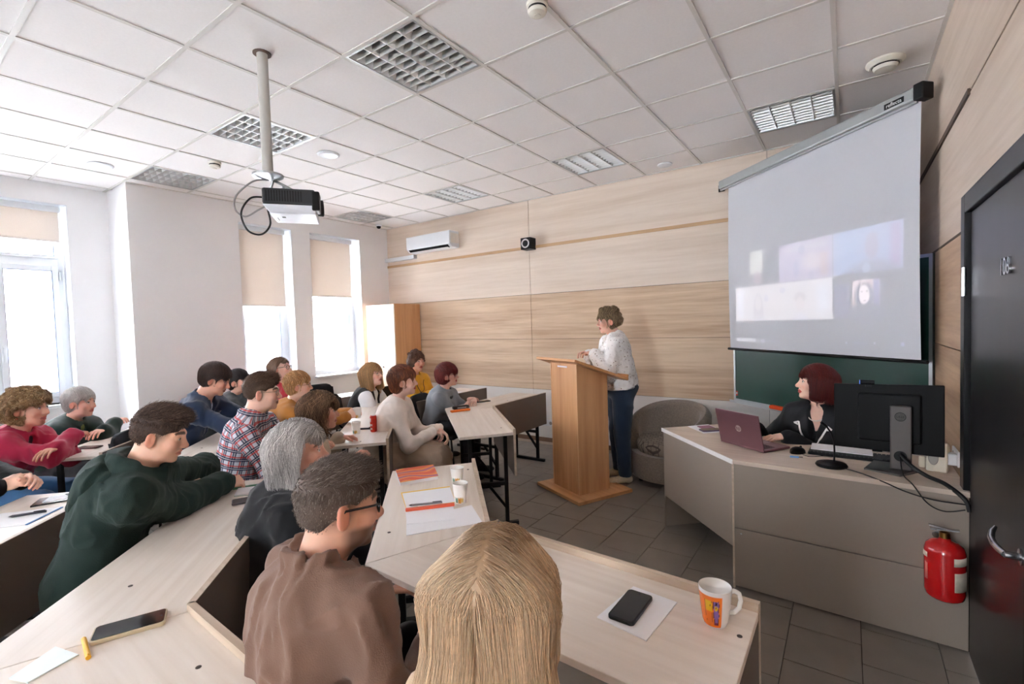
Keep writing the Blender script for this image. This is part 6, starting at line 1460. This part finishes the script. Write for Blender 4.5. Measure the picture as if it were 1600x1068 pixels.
P = P17; b = MB(); b.tube([tuple(P['at'](.925, .085 * math.cos(a), .01 + .082 * math.sin(a)) + nv(0, 0, .008 - .025 * math.sin(a))) for a in [2 * PI * k / 20 for k in range(20)]], .016, 8, closed=True); b.build('dark_collar', cloth('dark_collar_cloth', (36, 38, 44)), P['root'], world=True, smooth=True)
glasses(P['root'], P['Hp'], P['Rh'], GLD, thick=.0018, sc=P['hs'])
# --- second row
h = (-2.43, .79, 1.16); tf = (.55, .83)
HOOD = cloth('dark_green_fleece', (28, 48, 43), .9, .06, .35, 260, .03)
def fade4(x, y, z): return np.clip((z + .045) / .05, 0, 1) * np.clip((-y + .045 + .2 * z) / .03, 0, 1) * .80
P4 = person('young man in a dark green hoodie leaning on his folded arms', h, (.62, .78), tf, lean=.20, pitch=-16, hs=.965, fem=False, skin=(234, 186, 160), lip=(204, 126, 112), brow=(52, 40, 34), cap=(fade4, (72, 56, 48)), w=1.02,
    hair=dict(m=HAIRM2, kind='crop', t=.011, c=(82, 65, 57), n=8000, L=.036, seg=4, wd=.0010, var=.32, tint=((120, 98, 84), .25), lift=.28, fz=.04, nape=-.035, h=.005, extra=[elli((0, -.050, .042), (.064, .058, .066), k=.03)]),
    top=dict(name='hoodie', m=HOOD, off=.020, hem=-.12), wr=(-2.645, 1.125, .815), wl=(-2.79, 1.03, .85), hands=(.9, .75), hd=((-.05, .9, -.1), (.80, -.10, -.12)), hbacks=((.55, .2, .7), (.3, .2, 1)), hv=.0048, bv=.0085, fold=.009, ffreq=(11, 9, 6),
    collar=dict(r=.098, w=.024, tall=1.8, lift=.03, drop=.03), seat='stool', opts=dict(el={1: (-2.50, .845, .825), -1: (-2.885, 1.13, .86)}))
P = P4; hd_ = [elli(P['at'](.86, 0, -.120), (.125, .045, .085), np.stack([P['Rv'], P['Fs'], P['Us']], 1), k=.04), elli(P['at'](.72, 0, -.135), (.085, .035, .08), np.stack([P['Rv'], P['Fs'], P['Us']], 1), k=.04)]
for s_ in (-1, 1): hd_.append(cone(P['at'](.92, s_ * .10, -.07), P['at'](.90, s_ * .075, .05), .034, .022, k=.04))
P['garment']('hood', hd_, HOOD, .004, .008, [cone(P['at'](.93), P['Hp'] + P['Rh'] @ nv(0, -.02, -.06), .064, .066, k=.02)], amp=.014)
b = MB(); u = unit(P['W'][-1] - P['E'][-1]); b.tube([tuple(P['W'][-1] - u * .03), tuple(P['W'][-1] - u * .012)], .034, 14); b.build('watch_strap', BLACK, P['root'], world=True, smooth=True)
PLAID = bpy.data.materials.new('plaid_cotton'); PLAID.use_nodes = True; _t = PLAID.node_tree; _b = _t.nodes['Principled BSDF']; _b.inputs['Roughness'].default_value = .85
_a = _t.nodes.new('ShaderNodeAttribute'); _a.attribute_name = 'uvw'; _sp = _t.nodes.new('ShaderNodeSeparateXYZ'); _t.links.new(_a.outputs['Vector'], _sp.inputs[0])
def _band(sock, period, lo, hi, ph=0.0):
    m1 = _t.nodes.new('ShaderNodeMath'); m1.operation = 'MULTIPLY_ADD'; m1.inputs[1].default_value = 1 / period; m1.inputs[2].default_value = ph; _t.links.new(sock, m1.inputs[0])
    m2 = _t.nodes.new('ShaderNodeMath'); m2.operation = 'FRACT'; _t.links.new(m1.outputs[0], m2.inputs[0])
    m3 = _t.nodes.new('ShaderNodeMath'); m3.operation = 'COMPARE'; m3.inputs[1].default_value = (lo + hi) / 2; m3.inputs[2].default_value = (hi - lo) / 2; _t.links.new(m2.outputs[0], m3.inputs[0]); return m3.outputs[0]
def _mix(fac, a, bcol, k=1.0):
    m = _t.nodes.new('ShaderNodeMix'); m.data_type = 'RGBA'; m0 = _t.nodes.new('ShaderNodeMath'); m0.operation = 'MULTIPLY'; m0.inputs[1].default_value = k; _t.links.new(fac, m0.inputs[0]); _t.links.new(m0.outputs[0], m.inputs[0])
    if isinstance(a, tuple): m.inputs[6].default_value = lin(a)
    else: _t.links.new(a, m.inputs[6])
    m.inputs[7].default_value = lin(bcol); return m.outputs[2]
_c = None
for ax_ in ('X', 'Y'):
    s_ = _sp.outputs[ax_]
    _c = _mix(_band(s_, .056, .28, .64), _c or (206, 208, 218), (30, 36, 70), .86); _c = _mix(_band(s_, .056, .70, .86), _c, (190, 46, 40), .80); _c = _mix(_band(s_, .056, .43, .48), _c, (236, 236, 240), .8)
_t.links.new(_c, _b.inputs['Base Color'])
def plaid_uv(V_, hip, Us, Rv, Fs, sh, El, Wt):
    d = V_ - hip; a = np.arctan2(d @ Rv, d @ Fs); out = np.stack([a * .16, d @ Us, 0 * a], 1); best = np.linalg.norm((d - np.outer(d @ Us, Us)) * 1.0, axis=1) - .165
    for k_ in (1, -1):
        for p, q in ((sh[k_] + (El[k_] - sh[k_]) * .12, El[k_]), (El[k_], Wt[k_])):
            u = unit(q - p); t_ = np.clip((V_ - p) @ u, 0, np.linalg.norm(q - p)); r = V_ - p - np.outer(t_, u); dd_ = np.linalg.norm(r, axis=1) - .05; m = dd_ < best
            e1 = unit(np.cross(u, Fs)); e2 = np.cross(u, e1); aa = np.arctan2(r @ e1, r @ e2)
            out[m] = np.stack([aa * .055, (V_ - p) @ u, 0 * aa], 1)[m]; best = np.minimum(best, dd_)
    return out
h = (-3.16, 1.606, 1.191); tf = (.72, .69)
P7 = person('man with thin glasses in a red, navy and white plaid shirt', h, (.60, .80), tf, lean=.14, pitch=-3, fem=False, skin=(236, 190, 168), cap=(fade, (92, 72, 60)), brow=(84, 62, 48), hair=dict(m=HAIRM2, kind='crop', t=.016, c=(96, 74, 60), n=4200, L=.030, seg=3, wd=.0011, var=.3, lift=.25, fz=.04, nape=-.035, extra=[elli((0, -.050, .040), (.062, .058, .066), k=.03)]),
    top=dict(name='plaid_shirt', m=PLAID, off=.012, hem=-.10), seat='stool', opts=dict(uv=plaid_uv), collar=dict(r=.078, w=.009, tall=2.4, lift=.050), wr=L_(h, tf, .10, .36, .80), wl=L_(h, tf, -.10, .36, .80), hv=.0055, bv=.0085, fold=.007, bottom=dict(m=NAVY))
glasses(P7['root'], P7['Hp'], P7['Rh'], GLM, thick=.0013)
h = (-4.053, 2.387, 1.096); tf = D45
P9 = person('woman with short strawberry blonde hair in an ochre sweater holding a paper cup', h, (.62, .78), tf, lean=.20, pitch=0, hair=dict(kind='short', t=.020, c=(190, 140, 88), n=2000, L=.05, seg=5, wd=.0015, var=.25, tint=((226, 190, 140), .3), lift=.12, fringe=.060, ears=True), skin=(238, 196, 174),
    top=dict(m=cloth('ochre_knit', (186, 122, 52), bscale=260), off=.012), wr=(-3.60, 2.56, .83), wl=(-3.70, 2.68, .83), hands=((.75, .8, .85, .9), (.6, .65, .7, .8)), hd=((.35, .85, .15), (.8, .2, .2)), hbacks=((.85, -.35, .25), (-.4, .8, .4)), hv=.0065, bv=.012, bottom=dict(m=cloth('rust_trousers', (110, 66, 44))), shoes=(26, 26, 30))
glasses(P9['root'], P9['Hp'], P9['Rh'], GLM, thick=.0013)
paper_cup('paper cup held up in the hands of the ochre sweater', -3.575, 2.645, z=.80, h=.09)
h = (-4.32, 3.42, 1.075); tf = (.85, .52)
P14 = person('woman with a blonde bob and glasses in a white blouse and black vest', h, (.97, .25), tf, lean=.16, pitch=8, hair=dict(kind='bob', t=.018, drop=.135, c=(196, 156, 108), n=2200, L=.20, seg=8, wd=.0016, var=.25, fringe=.040, wave=.04, open=.04), skin=(236, 192, 172), lip=(196, 100, 96), hs=1.05,
    top=dict(name='vest', m=cloth('black_vest', (14, 14, 17)), off=.016), vneck=(.30, .075), sleeve=-1, inner=dict(m=cloth('white_cotton', (232, 232, 234)), collar=True, v=(.75, .012)), wr=L_(h, tf, .12, .30, .74), wl=L_(h, tf, -.10, .32, .74), hv=.0075, bv=.012)
P = P14; P['garment']('blouse_sleeves', [cone(P['sh'][k_], P['E'][k_], .055, .048, k=.03) for k_ in (1, -1)] + [cone(P['E'][k_], P['E'][k_] + (P['W'][k_] - P['E'][k_]) * .92, .048, .034, k=.02) for k_ in (1, -1)], cloth('white_cotton', (0, 0, 0)), .025, .012, amp=.005)
glasses(P['root'], P['Hp'], P['Rh'], GLM, thick=.0014, sc=P['hs'])
h = (-4.26, 4.03, 1.178); tf = (.95, .20)
P16 = person('woman with short dark curls in a yellow sweater near the wardrobe', h, (.99, -.14), tf, lean=.12, pitch=-2, w=1.15, belly=1.25, bust=1.25, hair=dict(kind='curly', t=.016, c=(108, 78, 62), n=1200, L=.035, seg=4, wd=.0018, var=.3, bumps=160, fringe=.058, m=HAIRM2, nape=-.07), skin=(226, 170, 146), lip=(196, 80, 76), hs=1.0,
    top=dict(m=cloth('mustard_knit', (226, 166, 28), bscale=260), off=.014), wr=L_(h, tf, .05, .28, .80), wl=L_(h, tf, -.05, .30, .80), hv=.0075, bv=.013, hands=(.5, .5), opts=dict(cs=.0))
P = P16; b = MB(); ring_ = [tuple(surf(P, .90 - .30 * math.sin(PI * k / 14), .07 * math.cos(PI * k / 14))) for k in range(15)]; b.tube(ring_, .0035, 6); b.lathe([(0, 0), (.013, .004), (0, .012)], 12, ring_[7], ax=tuple(P['Fs'])); b.build('necklace', mat('dark_beads', (70, 52, 40), .4), P['root'], world=True, smooth=True)
# --- third row
h = (-4.12, 1.73, 1.223); tf = D45
SUIT = cloth('navy_suit_cloth', (30, 48, 76), .85)
P5 = person('man in a navy blue suit jacket looking down at the desk', h, (.66, .75), tf, lean=.24, pitch=-22, fem=False, skin=(228, 172, 148), brow=(50, 38, 34), hair=dict(kind='short', t=.020, c=(70, 52, 46), n=3000, L=.06, seg=6, wd=.0013, var=.25, lift=.03, fringe=.060, ears=True, side=.5, nape=-.06),
    top=dict(name='suit_jacket', m=SUIT, off=.018, hem=-.12), vneck=(.55, .038), inner=dict(m=cloth('pale_blue_shirt', (196, 206, 224)), collar=True), wr=L_(h, tf, .10, .44, .81), wl=L_(h, tf, -.06, .44, .81), hands=(.5, .5), hd=((-.3, .9, 0), (.7, .3, 0)), pole={1: nv(.75, -.45, -.55), -1: nv(-.6, .5, -.6)}, hv=.006, bv=.010, fold=.010, w=1.05, bottom=dict(m=cloth('navy_suit_trousers', (26, 36, 56))))
lapels(P5, SUIT, .86, .50, .050, .010)
h = (-5.05, 2.34, 1.09); tf = D45
P6 = person('woman with short black hair in a dark grey coat resting her chin on a hand', h, (.90, .42), tf, lean=.16, pitch=4, hair=dict(kind='short', t=.018, c=(52, 44, 44), n=1600, L=.05, seg=5, wd=.0016, var=.25, lift=.10, fringe=.056, ears=True), skin=(232, 184, 164), lip=(190, 84, 80),
    top=dict(name='coat', m=cloth('charcoal_coat', (54, 58, 62), var=.15, scale=60), off=.022), vneck=(.6, .04), inner=dict(m=cloth('blue_blouse', (34, 74, 130))), wr=(h[0] + .085, h[1] + .02, h[2] - .135), wl=L_(h, tf, -.06, .32, .81), hands=(.9, .4), hd=((.1, .35, .6), (.7, .3, 0)), hbacks=((.8, -.3, .2), None), pole={1: nv(.3, .1, -1)}, hv=.007, bv=.013, bottom=dict(m=DARK))
h = (-5.25, 2.89, 1.171); tf = (.85, .5)
P8 = person('young woman with long brown hair and dark glasses in a crimson dress', h, (.86, .51), tf, lean=.14, pitch=6, hs=1.05, hair=dict(kind='long', t=.010, drop=.10, len=.34, w=1.9, open=.08, c=(128, 100, 80), n=2200, L=.36, seg=10, wd=.0016, var=.25, fringe=.075, ears=True, wave=.05), skin=(238, 198, 180), lip=(200, 90, 92),
    top=dict(name='dress_top', m=cloth('crimson_silk', (196, 24, 62), .6), off=.012), wr=L_(h, tf, .06, .34, .81), wl=L_(h, tf, -.06, .36, .81), hv=.0075, bv=.013)
glasses(P8['root'], P8['Hp'], P8['Rh'], GLD, thick=.0022, sc=P8['hs'])
h = (-3.84, .27, 1.21); tf = (.62, .78)
P3 = person('person in a black top with clasped hands at the left edge of the photo', h, (.6, .8), tf, lean=.16, pitch=-6, fem=False, hair=dict(kind='short', t=.015, c=(60, 50, 44), n=600, L=.05, seg=4, wd=.002), top=dict(m=cloth('black_knit', (8, 8, 11), sheen=.05), off=.014), wr=(-3.515, .445, .845), wl=(-3.56, .535, .85), hands=(.75, .65), hd=((.30, .85, .22), (.75, .35, .15)),
    hbacks=((.7, -.3, .5), (-.2, .6, .7)), pole={1: nv(.4, -.8, -.4), -1: nv(-.7, .2, -.5)}, hv=.008, bv=.012, opts=dict(cs=0), bottom=dict(m=DARK))
# --- last row
h = (-4.66, .752, 1.108); tf = (.72, .69)
P1 = person('elderly woman with fluffy sandy curls in a crimson cardigan, arms folded', h, (.72, .69), tf, lean=.20, pitch=-2, w=1.12, belly=1.22, bust=1.2, hs=1.06, hair=dict(kind='curly', t=.030, c=(160, 126, 90), n=3600, L=.045, seg=5, wd=.0013, var=.28, bumps=190, bs=1.1, fringe=.070, tint=((206, 180, 140), .3), m=HAIRM2, ears=True, nape=-.08), skin=(228, 172, 148), lip=(196, 110, 104), brow=(140, 108, 80),
    top=dict(name='cardigan', m=cloth('crimson_wool', (176, 22, 66), bscale=260), off=.018), vneck=(.52, .030), inner=dict(m=cloth('dark_print_blouse', (48, 44, 54), var=.5, scale=50)), wr=L_(h, tf, -.10, .26, .885), wl=L_(h, tf, .13, .30, .845), pole={1: nv(.85, .1, -.5), -1: nv(-.8, .4, -.4)}, hands=(.35, .3), hd=((-.75, .55, .05), (.65, -.55, 0)), hv=.0058, bv=.0105, fold=.009, bottom=dict(m=JEAN))
b = MB(); P = P1; b.lathe([(0, -.009), (.009, 0), (0, .009)], 12, tuple(P['Hp'] + P['Rh'] @ nv(.082, -.01, -.058))); b.build('earring', mat('red_bead', (190, 30, 40), .25), P['root'], world=True, smooth='full')
h = (-5.25, 1.155, 1.045); tf = (.75, .66)
P2 = person('woman with short white hair in a dark green cardigan at the rear desk', h, (.74, .67), tf, lean=.16, pitch=-2, w=1.1, belly=1.2, hair=dict(kind='short', t=.018, c=(206, 202, 198), n=2200, L=.045, seg=5, wd=.0014, var=.12, lift=.15, fringe=.062, ears=True, m=HAIRM2), skin=(230, 178, 158), lip=(200, 120, 112), brow=(150, 130, 116),
    top=dict(name='cardigan', m=cloth('bottle_green_wool', (15, 44, 39), bscale=260), off=.016), vneck=(.6, .03), inner=dict(m=cloth('olive_scarf_print', (120, 128, 60), var=.4, scale=60)), wr=L_(h, tf, -.08, .28, .86), wl=L_(h, tf, .12, .30, .83), pole={1: nv(.85, .1, -.5), -1: nv(-.8, .4, -.4)}, hands=(.4, .3), hd=((-.75, .55, .1), (.65, -.55, 0)), hv=.0065, bv=.012)
